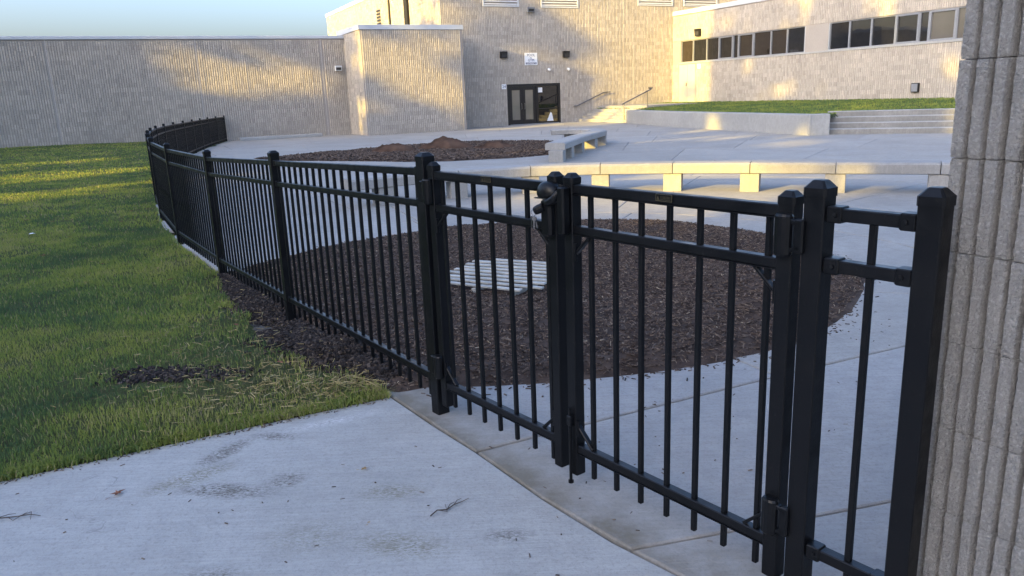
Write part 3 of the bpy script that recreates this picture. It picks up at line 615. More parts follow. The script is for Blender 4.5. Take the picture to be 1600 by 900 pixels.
# low wing on the left
wing = empty('low_wing', (LW[0], LW[1], 0), 0, 'long low ribbed block wing behind the lawn with a white roof edge', 'building')
wing.location = (0, 0, 0)
SEAL = (-12.92, -6.95, -1.2)
wall_boxes(LW, A, nB, [(-34, .02, -.4, 4.66)]).build('wall', M['mortar'], wing)
ribs(LW, A, nB, -30, 0, -.2, 4.66, [], wing, 1, skip_t=SEAL)
for s in SEAL: wall_boxes(LW+nB*.014, A, nB, [(s-.02, s+.02, -.2, 4.65)], .02).build('sealant_joint', M['sealant'], wing)
coping([LW+A*-34, LW+A*.0], 4.66, 4.80, wing)
MB().add([P3(LW, A, nB, t, q, 4.6) for t, q in ((-34, -.3), (0, -.3), (0, -14), (-34, -14))], [(0, 1, 2, 3)]).build('roof', M['ground'], wing)
# projecting box
box = empty('entrance_block', (0, 0, 0), 0, 'projecting flat roofed ribbed block bay left of the glass entrance', 'building')
wall_boxes(BOXL, A, nB, [(0, 5.14, -.3, 4.84)]).build('wall', M['mortar'], box)
wall_boxes(BOXL, B, nA, [(0.3, 4.0, -.3, 4.84)]).build('side_wall', M['mortar'], box)
wall_boxes(BOXL+A*5.14, B, A, [(0.3, 3.9, -.3, 4.84)]).build('side_wall', M['mortar'], box)
ribs(BOXL, A, nB, .05, 5.14, -.16, 4.84, [], box, 2); ribs(BOXL, B, nA, .05, 3.95, -.16, 4.84, [], box, 3)
ribs(BOXL+A*5.14, B, A, .05, 3.1, -.16, 4.84, [], box, 31)
coping([BOXL+B*4.0, BOXL, BOXL+A*5.14, BOXL+A*5.14+B*3.4], 4.84, 5.06, box, -.25, .06) if False else MB().sweep([tuple(BOXL+B*4.0)+(0,), tuple(BOXL)+(0,), tuple(BOXL+A*5.14)+(0,), tuple(BOXL+A*5.14+B*2.75)+(0,)], rect_sec(-.06, .3, 4.84, 5.06, .012)).build('coping', M['coping'], box)
MB().add([(*(BOXL+A*a+B*b), 4.88) for a, b in ((.2, .2), (4.95, .2), (4.95, 3), (.2, 3))], [(0, 1, 2, 3)]).build('roof', M['ground'], box)
# tall gym block
gym = empty('gym_building', (0, 0, 0), 0, 'tall tan ribbed block building with louvres and a dark glass entrance', 'building')
DH = (.06, 3.42, -.3, 2.2)
wall_boxes(C0, A, nB, [(-3.66, .06, -.3, 10), (3.42, 19, -.3, 10), (.06, 3.42, 2.2, 10)]).build('wall', M['mortar'], gym)
LOUV = [(-1.2, .94, 6.24, 7.3), (2.31, 4.70, 6.22, 7.3), (8.75, 11.3, 6.42, 7.4), (12.1, 14.7, 6.42, 7.4)]
ribs(C0, A, nB, -3.66, 17, -.2, 8.4, [DH]+LOUV, gym, 4)
QW = C0-3.66*A
wall_boxes(QW, B, nA, [(.3, 8.0, 3, 10)]).build('side_wall', M['mortar'], gym); wall_boxes(QW-A*.12, B, nA, [(8.0, 23.4, 3, 8.0)]).build('rear_wall', M['block'], gym)
ribs(QW, B, nA, .05, 7.95, 4.2, 8.8, [(4.55, 5.2, 5.5, 9)], gym, 5); ribs(QW-A*.12, B, nA, 8.1, 23.4, 4.2, 8.0, [(9.5, 10.4, 6.2, 7.2)], gym, 6)
wall_boxes(QW-A*.15, B, nA, [(4.6, 5.15, 5.5, 9)], .1).build('slot_window', M['dark'], gym)
MB().sweep([tuple(QW-A*.12+B*23.5)+(0,), tuple(QW-A*.12+B*8.0)+(0,)], rect_sec(-.06, .3, 8.0, 8.25, .012)).build('coping', M['coping'], gym)
MB().tube([P3(QW, B, nA, 8.0, .1, 4.0), P3(QW, B, nA, 8.0, .1, 10)], .06, 8).build('downpipe', M['bronze'], gym)
b = MB()
for k in range(5): b.add([P3(QW-A*.12, B, nA, t, .05, 6.25+k*.19+z) for t, z in ((9.55, 0), (10.35, 0), (10.35, .1), (9.55, .1))], [(0, 1, 2, 3)])
b.build('vent', M['bronze'], gym)
for (a, e, z0, z1) in LOUV:
    fr = wall_boxes(C0+nB*.05, A, nB, [(a, e, z0, z0+.07), (a, a+.07, z0+.07, z1), (e-.07, e, z0+.07, z1)], .12).build('louver', M['louver'], gym)
    wall_boxes(C0+nB*-.06, A, nB, [(a+.07, e-.07, z0+.07, z1)], .05).build('louver_back', M['dark'], fr)
    for k in range(int((z1-z0-.1)/.14)):
        z = z0+.10+k*.14; s = MB(); s.add([P3(C0, A, nB, t, q, zz) for t in (a+.07, e-.07) for q, zz in ((.045, z), (-.05, z+.10), (-.05, z+.115), (.045, z+.018))], [(0, 1, 2, 3), (7, 6, 5, 4), (0, 4, 5, 1), (1, 5, 6, 2), (2, 6, 7, 3), (3, 7, 4, 0)])
        s.build('slat', M['louver'], fr)
# glass entrance
def plate3(t0, t1, z0, z1, q0, q1): return wall_boxes(C0+nB*q1, A, nB, [(t0, t1, z0, z1)], q1-q0)
ent = plate3(.06, .19, .0, 2.2, -.14, .01); e2 = [(.19, 3.29, 2.07, 2.2), (3.29, 3.42, .0, 2.2), (1.86, 1.99, .0, 2.07)]
for t0, t1, z0, z1 in e2: ent.add(plate3(t0, t1, z0, z1, -.14, .01).v, plate3(t0, t1, z0, z1, -.14, .01).f)
ent = ent.build('entrance_frame', M['bronze'], gym)
plate3(.19, 3.29, -.02, .03, -.3, .04).build('threshold', M['frame'], ent)
for (t0, t1) in ((.20, 1.02), (1.03, 1.85)):
    dv = MB()
    for q in ((t0, t0+.16, .03, 2.06), (t1-.16, t1, .03, 2.06), (t0+.16, t1-.16, .03, .27), (t0+.16, t1-.16, 1.88, 2.06)): w = plate3(*q, -.10, -.03); dv.add(w.v, w.f)
    dv = dv.build('glass_door', M['bronze'], gym)
    plate3(t0+.16, t1-.16, .27, 1.88, -.07, -.055).build('pane', M['doorglass'], dv)
    h = .93 if t0 < .5 else 1.12
    MB().tube([P3(C0, A, nB, h, -.03, .85), P3(C0, A, nB, h, .03, .85), P3(C0, A, nB, h, .03, 1.15), P3(C0, A, nB, h, -.03, 1.15)], .018, 8).build('handle', M['steel'], dv)
sd = plate3(1.99, 3.29, .0, .10, -.12, -.02); w = plate3(1.99, 3.29, .80, .86, -.12, -.02); sd.add(w.v, w.f); sd = sd.build('side_light', M['bronze'], gym)
plate3(1.99, 3.29, .10, .80, -.08, -.065).build('pane', M['glass'], sd); plate3(1.99, 3.29, .86, 2.07, -.08, -.065).build('pane', M['glass'], sd)
plate3(2.03, 2.30, 1.72, 1.98, -.064, -.060).build('paper_notice', M['white'], sd)
cone = MB().lathe([(.16, 0), (.15, .03), (.012, .60), (.008, .61)], (*(C0+A*2.75+nB*-.02)[:2], .102), 10) if False else MB().add([P3(C0, A, nB, t, -.062, z) for t, z in ((2.55, .12), (2.98, .12), (2.88, .55), (2.80, .62))], [(0, 1, 2, 3)])
cone.build('paper_cone', M['white'], sd)
# right wing
RW = empty('classroom_wing', (0, 0, 0), 0, 'long ribbed block wing with a strip of windows above the raised lawn', 'building')
mB = -B                                                     # runs from the far corner toward the viewer
wall_boxes(CR, mB, nA, [(0, 27, .3, 3.03), (0, 27, 4.36, 5.84), (0, .76, 3.03, 4.36), (10.32, 11.72, 3.03, 4.36), (20.4, 27, 3.03, 4.36)]).build('wall', M['mortar'], RW)
DOORH = (.66, 2.2, .3, 3.03)
ribs(CR, mB, nA, .0, 27, .44, 3.04, [DOORH], RW, 7); ribs(CR, mB, nA, 0, 27, 4.38, 5.84, [], RW, 8)
MB().sweep([tuple(CR)+(0,), tuple(CR+mB*27)+(0,)], rect_sec(-.07, .35, 5.84, 6.09, .012)).build('coping', M['coping'], RW)
wall_boxes(CR+nA*.05, mB, nA, [(.70, 20.4, 3.035, 3.12)], .3).build('sill', M['wallconc'], RW)
def wplate(t0, t1, z0, z1, q0, q1): return wall_boxes(CR+nA*q1, mB, nA, [(t0, t1, z0, z1)], q1-q0)
dm = wplate(.70, 2.16, .8, 3.0, -.05, .03).build('double_door', M['beige'], RW)
for t in (.70, 1.42, 2.12): wplate(t, t+.04, .8, 3.0, .03, .045).build('door_stile', M['beige'], dm)
wplate(1.36, 1.40, 1.75, 1.95, .045, .075).build('handle', M['steel'], dm)
SEP = [.78, 1.85, 3.04, 4.06, 5.2, 5.6, 6.76, 8.0, 9.1, 10.26]; SEP2 = [11.76, 12.88, 14.06, 15.29, 16.43, 16.87, 18.08, 19.2, 20.35]
kinds = ['brownblind', 'glass', 'glass', 'glass', 'glass', 'brownblind', 'brownblind', 'brownblind', 'glass'], ['glass', 'glass', 'glass', 'glass', 'glass', 'blind', 'blind', 'blind']
for sep, kk in ((SEP, kinds[0]), (SEP2, kinds[1])):
    for k in range(len(sep)-1):
        a, e = sep[k], sep[k+1]; fw = .09 if k in (5, 3) and sep is SEP or (sep is SEP2 and k in (3, 5)) else .045
        w = MB()
        for q in ((a, a+fw, 3.12, 4.36), (e-fw, e, 3.12, 4.36), (a+fw, e-fw, 3.12, 3.12+fw), (a+fw, e-fw, 4.36-fw, 4.36)): z = wplate(*q, -.13, -.02 if fw > .05 else -.04); w.add(z.v, z.f)
        w = w.build('window', M['frame'], RW); wplate(a+fw, e-fw, 3.12+fw, 4.36-fw, -.11, -.095).build('pane', M[kk[k]], w)
wplate(10.28, 11.74, 3.12, 4.36, -.08, -.015).build('blank_panel', M['panel'], RW)
MB().add([(*(CR+mB*t+A*q), 5.8) for t, q in ((0, .3), (27, .3), (27, 9), (0, 9))], [(0, 1, 2, 3)]).build('roof', M['ground'], RW)
wplate(2.35, 2.62, 2.72, 2.98, .025, .035).build('number_plate', M['white'], RW)

# fittings on the walls
def text_mesh(txt, size, m, parent, org, d, n, q):
    c = bpy.data.curves.new('lettering', 'FONT'); c.body = txt; c.size = size; c.align_x = 'CENTER'; c.align_y = 'CENTER'; c.extrude = .004; c.resolution_u = 2
    o = bpy.data.objects.new('lettering', c); COL.objects.link(o); dg = bpy.context.evaluated_depsgraph_get(); me = bpy.data.meshes.new_from_object(o.evaluated_get(dg)); bpy.data.objects.remove(o)
    for v in me.vertices: x, y, z = v.co; v.co = (org[0]+d[0]*x+n[0]*(q+z), org[1]+d[1]*x+n[1]*(q+z), org[2]+y)
    me.materials.clear(); me.materials.append(m); o = bpy.data.objects.new('lettering', me); return link(o, parent)
sg = plate3(1.195, 1.975, 3.20, 3.85, .024, .05).build('entrance_sign', M['white']); tag(sg, 'white square sign reading POOL & GYM ENTRANCE above the glass doors', 'sign')
def on(t, z): return (*(C0+A*t), z)
for s_, z, sz in (('POOL', 3.72, .19), ('&', 3.585, .13), ('GYM', 3.45, .19)): text_mesh(s_, sz, M['blue'], sg, on(1.585, z), A, nB, .053)
bnd = plate3(1.25, 1.92, 3.24, 3.345, .0505, .053).build('sign_band', M['blue'], sg); text_mesh('ENTRANCE', .115, M['white'], sg, on(1.585, 3.292), A, nB, .057)
ns = plate3(-.27, .0, 1.96, 2.22, .024, .04).build('number_sign', M['white']); tag(ns, 'small white number plate beside the upper left corner of the glass doors', 'sign'); text_mesh('24', .21, M['blue'], ns, on(-.135, 2.085), A, nB, .043)
def wall_lamp(o2, d, n, t, z, label, m=M['bronze'], w=.19, h=.17):
    base = P3(o2, d, n, t, .024, z); rt = empty('wall_light', base, math.atan2(d[1], d[0]), label, 'wall light', 'boxy lights fixed to the block walls')
    sgn = 1 if (np.array([-d[1], d[0]])@n) > 0 else -1
    hb = MB(); hb.loft([[(x, sgn*y, z_) for x, y, z_ in R] for R in ([(-w, 0, -h), (w, 0, -h), (w, 0, h), (-w, 0, h)], [(-w, .14, -h), (w, .14, -h), (w, .20, h), (-w, .20, h)])]); hb.build('housing', m, rt)
    MB().add([(-w*.8, sgn*.155, -h*.75), (w*.8, sgn*.155, -h*.75), (w*.8, sgn*.185, h*.3), (-w*.8, sgn*.185, h*.3)], [(0, 1, 2, 3)]).build('lens', M['lens'], rt)
wall_lamp(C0, A, nB, -.12, 3.76, 'black box light on the block wall left of the white entrance sign')
wall_lamp(C0, A, nB, 3.80, 3.75, 'black box light on the block wall right of the white entrance sign')
wall_lamp(C0, A, nB, 1.62, 6.10, 'small box light high between two grey louvres', M['frame'], .2, .12)
wall_lamp(LW, A, nB, -.45, 3.25, 'small pale box light on the low wing by the inner corner', M['white'], .16, .12)
wall_lamp(CR, mB, nA, 2.4, 4.72, 'box light over the beige doors at the far end of the window wing', M['bronze'], .2, .2)
for t, z, lb_ in ((2.70, 2.96, 'white dome camera on the wall above the entrance, nearer the sign'), (3.95, 2.96, 'white dome camera on the wall above the entrance, under the right lamp')):
    p = P3(C0, A, nB, t, .024, z); rt = empty('security_camera', p, math.atan2(A[1], A[0]), lb_, 'camera', 'small white cameras above the entrance')
    MB().box((0, -.03, 0), (.07, .03, .05), .01).build('bracket', M['white'], rt); MB().lathe([(.0001, -.09), (.04, -.08), (.065, -.04), (.07, .0), (.06, .03), (.0001, .035)], (0, -.10, -.02), 12).build('dome', M['white'], rt, smooth=True)
p = P3(CR, mB, nA, 16.58, .024, 1.28); ub = empty('utility_box', p, math.atan2(mB[1], mB[0]), 'small grey box low on the wall under the window strip', 'utility box')
MB().box((0, -.06, 0), (.17, .06, .19), .01).build('housing', M['bronze'], ub); MB().box((0, -.125, 0), (.14, .006, .16)).build('cover', M['frame'], ub)

# ------------------------------------------------------------------ near building corner, block by block
PC = np.array([1.052, 1.812]); PD = mB; PN = nA; CHH = .2185; BL = .42
corner = empty('building_corner', (0, 0, 0), 0, 'near corner of a building in grey split ribbed block at the right edge', 'building')
b = wall_boxes(PC-PN*.012, PD, PN, [(.0, 4.4, -.3, 4.6)], 3.0); b.build('mortar_core', M['pillar_mortar'], corner)
mj = MB()
for k in range(21): z = 1.640+(k-8)*CHH; mj.add([P3(PC, PD, PN, t, q, z+dz) for dz in (-.004, .004) for t, q in ((.003, .004), (3.4, .004), (3.4, -.02), (.003, -.02))], [(0, 1, 5, 4), (1, 2, 6, 5), (2, 3, 7, 6), (3, 0, 4, 7), (4, 5, 6, 7), (3, 2, 1, 0)])
mj.build('mortar_joint', M['pillar_mortar'], corner)
def block_mesh(seed, half=False, corner_end=False):
    L = BL/2 if half else BL; L -= .002; H = CHH-.0026; nx = int(L/.0045); nz = int(H/.0085); rib = BL/10
    V = []; 
    for iz in range(nz+1):
        for ix in range(nx+1):
            x = L*ix/nx; z = H*iz/nz; ph = ((x+.004) % rib)/rib; k = math.floor((x+.004)/rib)
            wob = .03*mnoise.noise((k*3.1+seed*7, z*9, seed)); c = abs(ph-.5)*2-wob*.7
            q = 1-max(0., min(1., (c-.70)/.10)); q = q*q*(3-2*q)
            ro = (-abs(mnoise.noise((x*55+seed*11, z*55, 1.)))*.0045+abs(mnoise.noise((x*130, z*130+seed*5, 2.)))*.0045+mnoise.noise((x*24, z*17+seed, 4.))*.0022)*q
            if corner_end and x < .006: ro -= .004
            ed = min(1, min(z, H-z)/.006); ro -= .0022*(1-ed)*q
            V.append((x, -(.0005+.0285*q+ro), z))
    n = nx+1; F = [(iz*n+ix, iz*n+ix+1, (iz+1)*n+ix+1, (iz+1)*n+ix) for iz in range(nz) for ix in range(nx)]
    # rim back to the wall
    m0 = len(V); rim = [ix for ix in range(n)]+[iz*n+nx for iz in range(1, nz+1)]+[nz*n+ix for ix in range(nx-1, -1, -1)]+[iz*n for iz in range(nz-1, 0, -1)]
    for v in rim: x, y, z = V[v]; V.append((x, .02, z))
    for i_, v in enumerate(rim): j = (i_+1) % len(rim); F.append((v, m0+i_, m0+j, rim[j]))
    o = mesh_obj('concrete_block', V, F, M['pillar'], corner, tone=[random.uniform(.35, .65)]*len(V)); return o
full = [block_mesh(s) for s in range(4)]; halfb = [block_mesh(s+9, True) for s in range(2)]
used = set(); rzp = math.atan2(PD[1], PD[0]); z_first = 1.640-8*CHH
for k in range(21):
    z = z_first+k*CHH; t = 0.; first = True
    while t < 3.0:
        src = halfb[k//2 % 2] if (first and k % 2) else full[(k*3+int(t*5)) % 4]
        o = src if src.name not in used else copy_obj(src, corner); used.add(src.name)
        jit = random.uniform(-.003, .003)
        o.location = (PC[0]+PD[0]*(t+.002)+PN[0]*jit, PC[1]+PD[1]*(t+.002)+PN[1]*jit, z+.0013); o.rotation_euler = (0, 0, rzp)
        t += BL/2 if (first and k % 2) else BL; first = False
        if t > 1.4 and not (k % 2): pass

# ------------------------------------------------------------------ benches, walls, steps
def bench(path, label, seat_w, legs, joints, ztop=.455, th=.17, lw=.29, ld=.34, group=None):
    root = empty('curved_bench', (path[0][0], path[0][1], 0), 0, label, 'bench', group); o = np.array([path[0][0], path[0][1], 0])
    P_ = [np.array(p) for p in path]
    def mitre(i):
        d0 = P_[i]-P_[i-1] if i else P_[1]-P_[0]; d1 = P_[i+1]-P_[i] if i < len(P_)-1 else d0; d0 = d0/np.linalg.norm(d0); d1 = d1/np.linalg.norm(d1)
        n0 = np.array([-d0[1], d0[0]]); n1 = np.array([-d1[1], d1[0]]); m = n0+n1; m /= np.linalg.norm(m); return m/max(.5, m@n0)
    c = .022; sec = [(0+c, ztop-th), (seat_w-c, ztop-th), (seat_w, ztop-th+c*.5), (seat_w, ztop-c*1.4), (seat_w-c*1.4, ztop), (c*1.4, ztop), (0, ztop-c*1.4), (0, ztop-th+c*.5)]
    for a, b_ in joints:
        rings = []
        for i_ in range(a, b_+1):
            m = mitre(i_); p = P_[i_].copy()
            if i_ == a: p = p+(P_[i_+1]-P_[i_])/np.linalg.norm(P_[i_+1]-P_[i_])*.006
            if i_ == b_: p = p-(P_[i_]-P_[i_-1])/np.linalg.norm(P_[i_]-P_[i_-1])*.006
            rings.append([(p[0]+m[0]*s-o[0], p[1]+m[1]*s-o[1], z+float(g(*p))) for s, z in sec])
        MB().loft(rings).build('seat', M['bench'], root)
    for i_ in legs:
        m = mitre(i_); p = P_[i_]+m*(.02+ld/2); z = float(g(*p)); MB().box((p[0]-o[0], p[1]-o[1], z+(ztop-th-.004)/2-.01), (lw/2, ld/2, (ztop-th-.004)/2+.01), .008, math.atan2(-m[0], m[1])).build('leg', M['bench'], root)
    return root
NB = [(-2.4, 11.85), (-1.9, 12.2), (-.8, 12.72), (.39, 12.95), (1.54, 12.84), (2.68, 12.55), (3.81, 12.13), (4.95, 11.62), (6.22, 11.05), (7.5, 10.3), (8.6, 9.5)]
bench(NB, 'long curved pale concrete bench on block legs just behind the gates', .46, range(1, 10), [(k, k+1) for k in range(10)][1:] if False else [(0, 2)]+[(k, k+1) for k in range(2, 10)])
FB = [(1.42, 18.85), (1.72, 19.9), (2.14, 21.45), (2.69, 23.1), (3.15, 24.4), (3.22, 25.3), (2.85, 26.1), (2.2, 26.45), (1.5, 26.45)]
bench(FB, 'farther white concrete bench hooking around the end of the mulch bed', .5, (0, 1, 2, 3, 4, 6, 7), [(0, 2), (2, 4), (4, 6), (6, 8)], .45, .17, .34, .36)
# raised lawn with its wall and terraces
RWB = [(7.9, 41.72), (6.27, 40.93), (6.42, 39.7), (6.88, 36.61), (7.9, 32.2), (8.85, 28.4), (9.69, 24.88)]
rw = MB(); rw.sweep([(x, y, float(g(x, y))-.05) for x, y in RWB], rect_sec(0, .55, 0, .70, .02)).build('retaining_wall', M['wallconc'], None, label='curved grey poured concrete retaining wall holding the raised lawn', cat='wall')
ter = empty('terrace_steps', (10.3, 25.15, 0), 0, 'wide pale concrete terrace steps at the end of the retaining wall', 'steps'); to = np.array([10.3, 25.15])
td = np.array([.88, -.475]); tn_ = np.array([.475, .88])
for k in range(4):
    a = tn_*(.42*k)-td*.1; b_ = td*11+tn_*(.42*k)
    MB().sweep([(a[0], a[1], 0), (b_[0], b_[1], 0)], rect_sec(0, .44, -.1 if k == 0 else .17*k-.02, .17*(k+1), .015)).build('step', M['wallconc'], ter)
M['riser'] = mat_concrete('shaded_stained_riser', (.19, .185, .17), (.30, .29, .27), bump=.3)  # risers darker than treads: their weaker light put into the colour, plus stains
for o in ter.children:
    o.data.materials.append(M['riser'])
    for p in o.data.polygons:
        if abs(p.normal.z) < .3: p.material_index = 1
eb = MB().box((10.0, 25.12, .30), (.33, .25, .36), .02, math.atan2(td[1], td[0])*.2).build('end_block', M['wallconc'], bpy.data.objects['retaining_wall'])
tp = lambda t, n_: tuple(to[:2]+td*t+tn_*n_) if len(to) > 2 else tuple(to+td*t+tn_*n_)
UL = [(5.2, 46.35), (7.62, 41.5), (6.8, 40.9), (6.9, 39.8), (7.35, 36.8), (8.35, 32.35), (9.3, 28.55), (10.1, 25.35), (10.6, 25.5), tp(0.2, 1.38), tp(11, 1.38), (24, 20), (23.2, 25.0), (10.6, 49.0)]
def ulz(x, y):
    dB = (CR[0]-x)*A[0]+(CR[1]-y)*A[1]                      # metres out from the wing wall
    return .80-.19*sst(dB/9)+.02*np.sin(x*1.3)*np.cos(y*.9)*0
xs = np.arange(4, 26, .2); ys_ = np.arange(18, 50, .2); Xg, Yg = np.meshgrid(xs, ys_); ins = in_poly(Xg, Yg, UL); dd = poly_dist(Xg, Yg, UL); dd = np.where(ins, dd, -dd)
nx = len(xs); keep = (dd > -.16).ravel(); i = (np.arange(len(ys_)-1)[:, None]*nx+np.arange(nx-1)[None]).ravel(); F = np.column_stack([i, i+1, i+nx+1, i+nx]); F = F[keep[F].all(1)]
V = np.column_stack([Xg.ravel(), Yg.ravel(), (ulz(Xg, Yg)+np.clip(dd*1.2, -.15, 0)+vnoise(Xg, Yg, 1.1)*.02).ravel()]); u, inv = np.unique(F, return_inverse=True)
mesh_obj('raised_lawn', V[u], inv.reshape(F.shape), M['turf'], smooth=True, kind='structure')
P, r = scatter(UL, 36000, 21); V, F, T = blades(P, .07, .03, r, ulz); tag(mesh_obj('raised_grass', V, F, M['grass'], tone=np.clip(T*.8, 0, 1)), 'green grass on the raised lawn under the window wing', 'grass', None, 'stuff')
st = empty('entrance_stairs', (0, 0, 0), 0, 'short flight of concrete steps right of the glass entrance', 'stairs')
S0 = C0+A*4.45
for k in range(5):
    o = S0+A*(.36*k)+nB*.05; w = 5.0-.05*k
    e = o+nB*w
    MB().sweep([(o[0], o[1], 0), (e[0], e[1], 0)], rect_sec(0, .40 if k < 4 else 3.6, -.05 if k == 0 else .165*k-.02, .165*(k+1), .015)).build('step', M['bench'], st)
def rail(name, pts, posts, label):
    rt = empty(name, (0, 0, 0), 0, label, 'handrail'); MB().tube(pts, .03, 8).build('bar', M['steel'], rt)
    for a, e in posts: MB().tube([a, e], .024, 8).build('rail_post', M['steel'], rt)
rail('handrail', [P3(C0, A, nB, 4.25, .12, .88), P3(C0, A, nB, 4.45, .12, .88), P3(C0, A, nB, 6.3, .12, 1.58), P3(C0, A, nB, 6.75, .12, 1.60)], [(P3(C0, A, nB, 4.7, .0, .97), P3(C0, A, nB, 4.7, .12, .97)), (P3(C0, A, nB, 6.3, .0, 1.56), P3(C0, A, nB, 6.3, .12, 1.56))], 'grey metal handrail fixed to the wall beside the stairs')
q0 = S0+nB*4.6
rail('handrail', [(*(q0+A*2.0), 1.72), (*(q0+A*1.75), 1.72), (*(q0+A*1.75+nB*.25), 1.66), (*(q0-A*.1+nB*.25), .95)], [((*(q0+A*1.5+nB*.25), .78), (*(q0+A*1.5+nB*.25), 1.55)), ((*(q0+nB*.25), .0), (*(q0+nB*.25), .98))], 'short sloping metal handrail at the retaining wall end of the stairs')
# parking kerb at the foot of the low wing
kb = MB().sweep([(-12.6, 37.1, 0), (-9.1, 38.8, 0)], rect_sec(-.12, .1, -.02, .16, .03)).build('concrete_kerb', M['wallconc']); tag(kb, 'low pale concrete kerb bar lying along the foot of the wall', 'kerb')
# soil heaps on the far bed
for (x, y, rx, ry, h, sd_, lb_) in ((-3.55, 24.6, 1.0, .8, .24, 1, 'dark soil heap at the left of the three on the far bed'), (-1.95, 25.0, 1.25, .9, .32, 2, 'largest dark soil heap in the middle of the far bed'), (-.35, 24.3, .95, .7, .2, 3, 'low dark soil heap at the right of the three on the far bed')):
    V = []; n = 26
    for i_ in range(n+1):
        for j in range(n+1):
            u, v = i_/n*2-1, j/n*2-1; d = math.hypot(u, v); z = h*max(0, 1-d)**.8*1.2 if d < 1 else -.1
            z = min(z, h)+mnoise.noise((u*3+sd_, v*3, sd_))*.14*max(0, 1-d*.8)+mnoise.noise((u*9, v*9+sd_, 2))*.05
            V.append((u*rx*.75, v*ry*.75, z-.02))
    F = [(i_*(n+1)+j, (i_+1)*(n+1)+j, (i_+1)*(n+1)+j+1, i_*(n+1)+j+1) for i_ in range(n) for j in range(n)]
    o = mesh_obj('soil_heap', V, F, M['heap'], smooth=True); o.location = (x, y, float(fz(np.array([x]), np.array([y]))[0])); tag(o, lb_, 'soil heap', 'soil heaps on the far bed')
# slatted pallet lying on the mulch
pal = empty('wooden_pallet', (-.06, 6.50, float(bz(np.array([-.06]), np.array([6.50]))[0])+.035), 0, 'weathered slatted wooden pallet lying on the mulch behind the gate', 'pallet')
u = np.array([.87, -.49]); v = np.array([.49, .87])*1.0
for k in range(9):
    c = v*(k-4)*.118; sh = .12*math.sin(k*1.7); l = .52 if 0 < k < 8 else .42
    a = c-u*(l-sh*.2); e = c+u*(l+sh*.25); jz = random.uniform(-.006, .006)
    MB().bar((a[0], a[1], .02+jz), (e[0], e[1], .02-jz), .054, .014, .002).build('slat', M['wood'], pal)
for t in (-.36, 0, .36):
    a = u*t-v*.52; e = u*t+v*.52; MB().bar((a[0], a[1], -.02), (e[0], e[1], -.022), .035, .05, .002).build('runner', M['wood'], pal)

# ------------------------------------------------------------------ leaves and twigs
def leaf_obj(x, y, z, s, rz, m, label, group=None, seed=0):
    r = random.Random(seed); V = [(0, 0, .004)]; n = 15
    for k in range(n):
        a = 2*math.pi*k/n; q = s*(1.0 if k % 3 == 0 else .42)*(1.15 if k == 0 else r.uniform(.8, 1)); V.append((q*math.cos(a), q*math.sin(a)*.8, .003+r.uniform(0, .012)*(s/.05)))
    F = [(0, k, k % n+1) for k in range(1, n+1)]; V += [(-s*.8, .002, .003), (-s*1.5, .006, .002), (-s*1.5, .001, .002)]; F.append((n+1, n+2, n+3))
    o = mesh_obj('fallen_leaf', V, F, m); o.location = (x, y, z); o.rotation_euler = (0, 0, rz); return tag(o, label, 'leaf', group)
leaf_obj(-1.60, 2.78, .122, .034, 1.1, M['dryleaf'], 'reddish dry leaf lying on the concrete walk below the grass edge', None, 1)
leaf_obj(-.64, 2.91, .122, .022, .3, M['tanleaf'], 'tan dry leaf alone in the middle of the concrete walk', None, 2)
leaf_obj(-.55, 2.49, .122, .011, 1.5, M['tanleaf'], 'tiny yellow leaf scrap near the bottom of the concrete walk', None, 3)
r = np.random.default_rng(5); k = 0
while k < 24:
    y = r.uniform(3.4, 13); x = r.uniform(-.66*y-.2, float(xf(y))-.15)
    if in_poly(np.array([x]), np.array([y]), BED)[0]: continue
    leaf_obj(x, y, float(lawn_z(np.array([x]), np.array([y]))[0])+.028, r.uniform(.025, .05), r.uniform(0, 6), M['dryleaf'] if r.uniform() < .7 else M['tanleaf'], 'small dry brown leaf lying in the lawn grass', 'dry leaves scattered over the lawn', int(k)); k += 1
def twig(x, y, z, rz, sc, label, seed):
    r = random.Random(seed); b = MB(); p = [(0, 0, .003)]
    for k in range(5): p.append((p[-1][0]+.05*sc, p[-1][1]+r.uniform(-.012, .012), .003+r.uniform(0, .006)))
    b.tube(p, [.0026, .0024, .0022, .002, .0016, .001], 5)
    for k in (1, 2, 3): q = p[k]; b.tube([q, (q[0]+.04*sc, q[1]+r.choice((-1, 1))*.035*sc, .005), (q[0]+.07*sc, q[1]+r.choice((-1, 1))*.04*sc, .004)], [.0016, .0013, .0008], 5)
    o = b.build('twig', M['bark']); o.location = (x, y, z); o.rotation_euler = (0, 0, rz); tag(o, label, 'twig')
twig(-2.02, 2.62, .121, .1, .8, 'dark forked twig at the left edge of the concrete walk', 1)
twig(-.33, 2.52, .121, .6, .7, 'thin forked twig lying mid walk near the gate threshold', 2)
twig(1.93, 3.30, .121, .0, .35, 'short curved twig on the concrete behind the narrow panel', 3)
WALKP = [(-.7, 3.68), (-2.1, 2.94), (-3, 2.4), (-3, 1.2), (1.2, 1.2), (.5, 2.05), (-.2, 2.98)]
P, r = scatter(WALKP, 100, 33); P2, _ = scatter([(-.66, 3.66), (-2.15, 2.90), (-2.15, 2.98), (-.66, 3.74)], 260, 34); P3_, _ = scatter([(-.2, 3.06), (.5, 2.14), (2.2, 3.9), (2.6, 5.2), (1.5, 4.1)], 70, 35)
chips('litter', np.vstack([P, P2, P3_]), r, lambda x, y: g(x, y), (.004, .022), (.002, .006), (.001, .003), M['chip'], 'tiny bits of bark and leaf litter strewn on the concrete walk', 'litter', .1, lambda r, n: np.clip(r.uniform(.1, 1.05, n), 0, .97), .001)
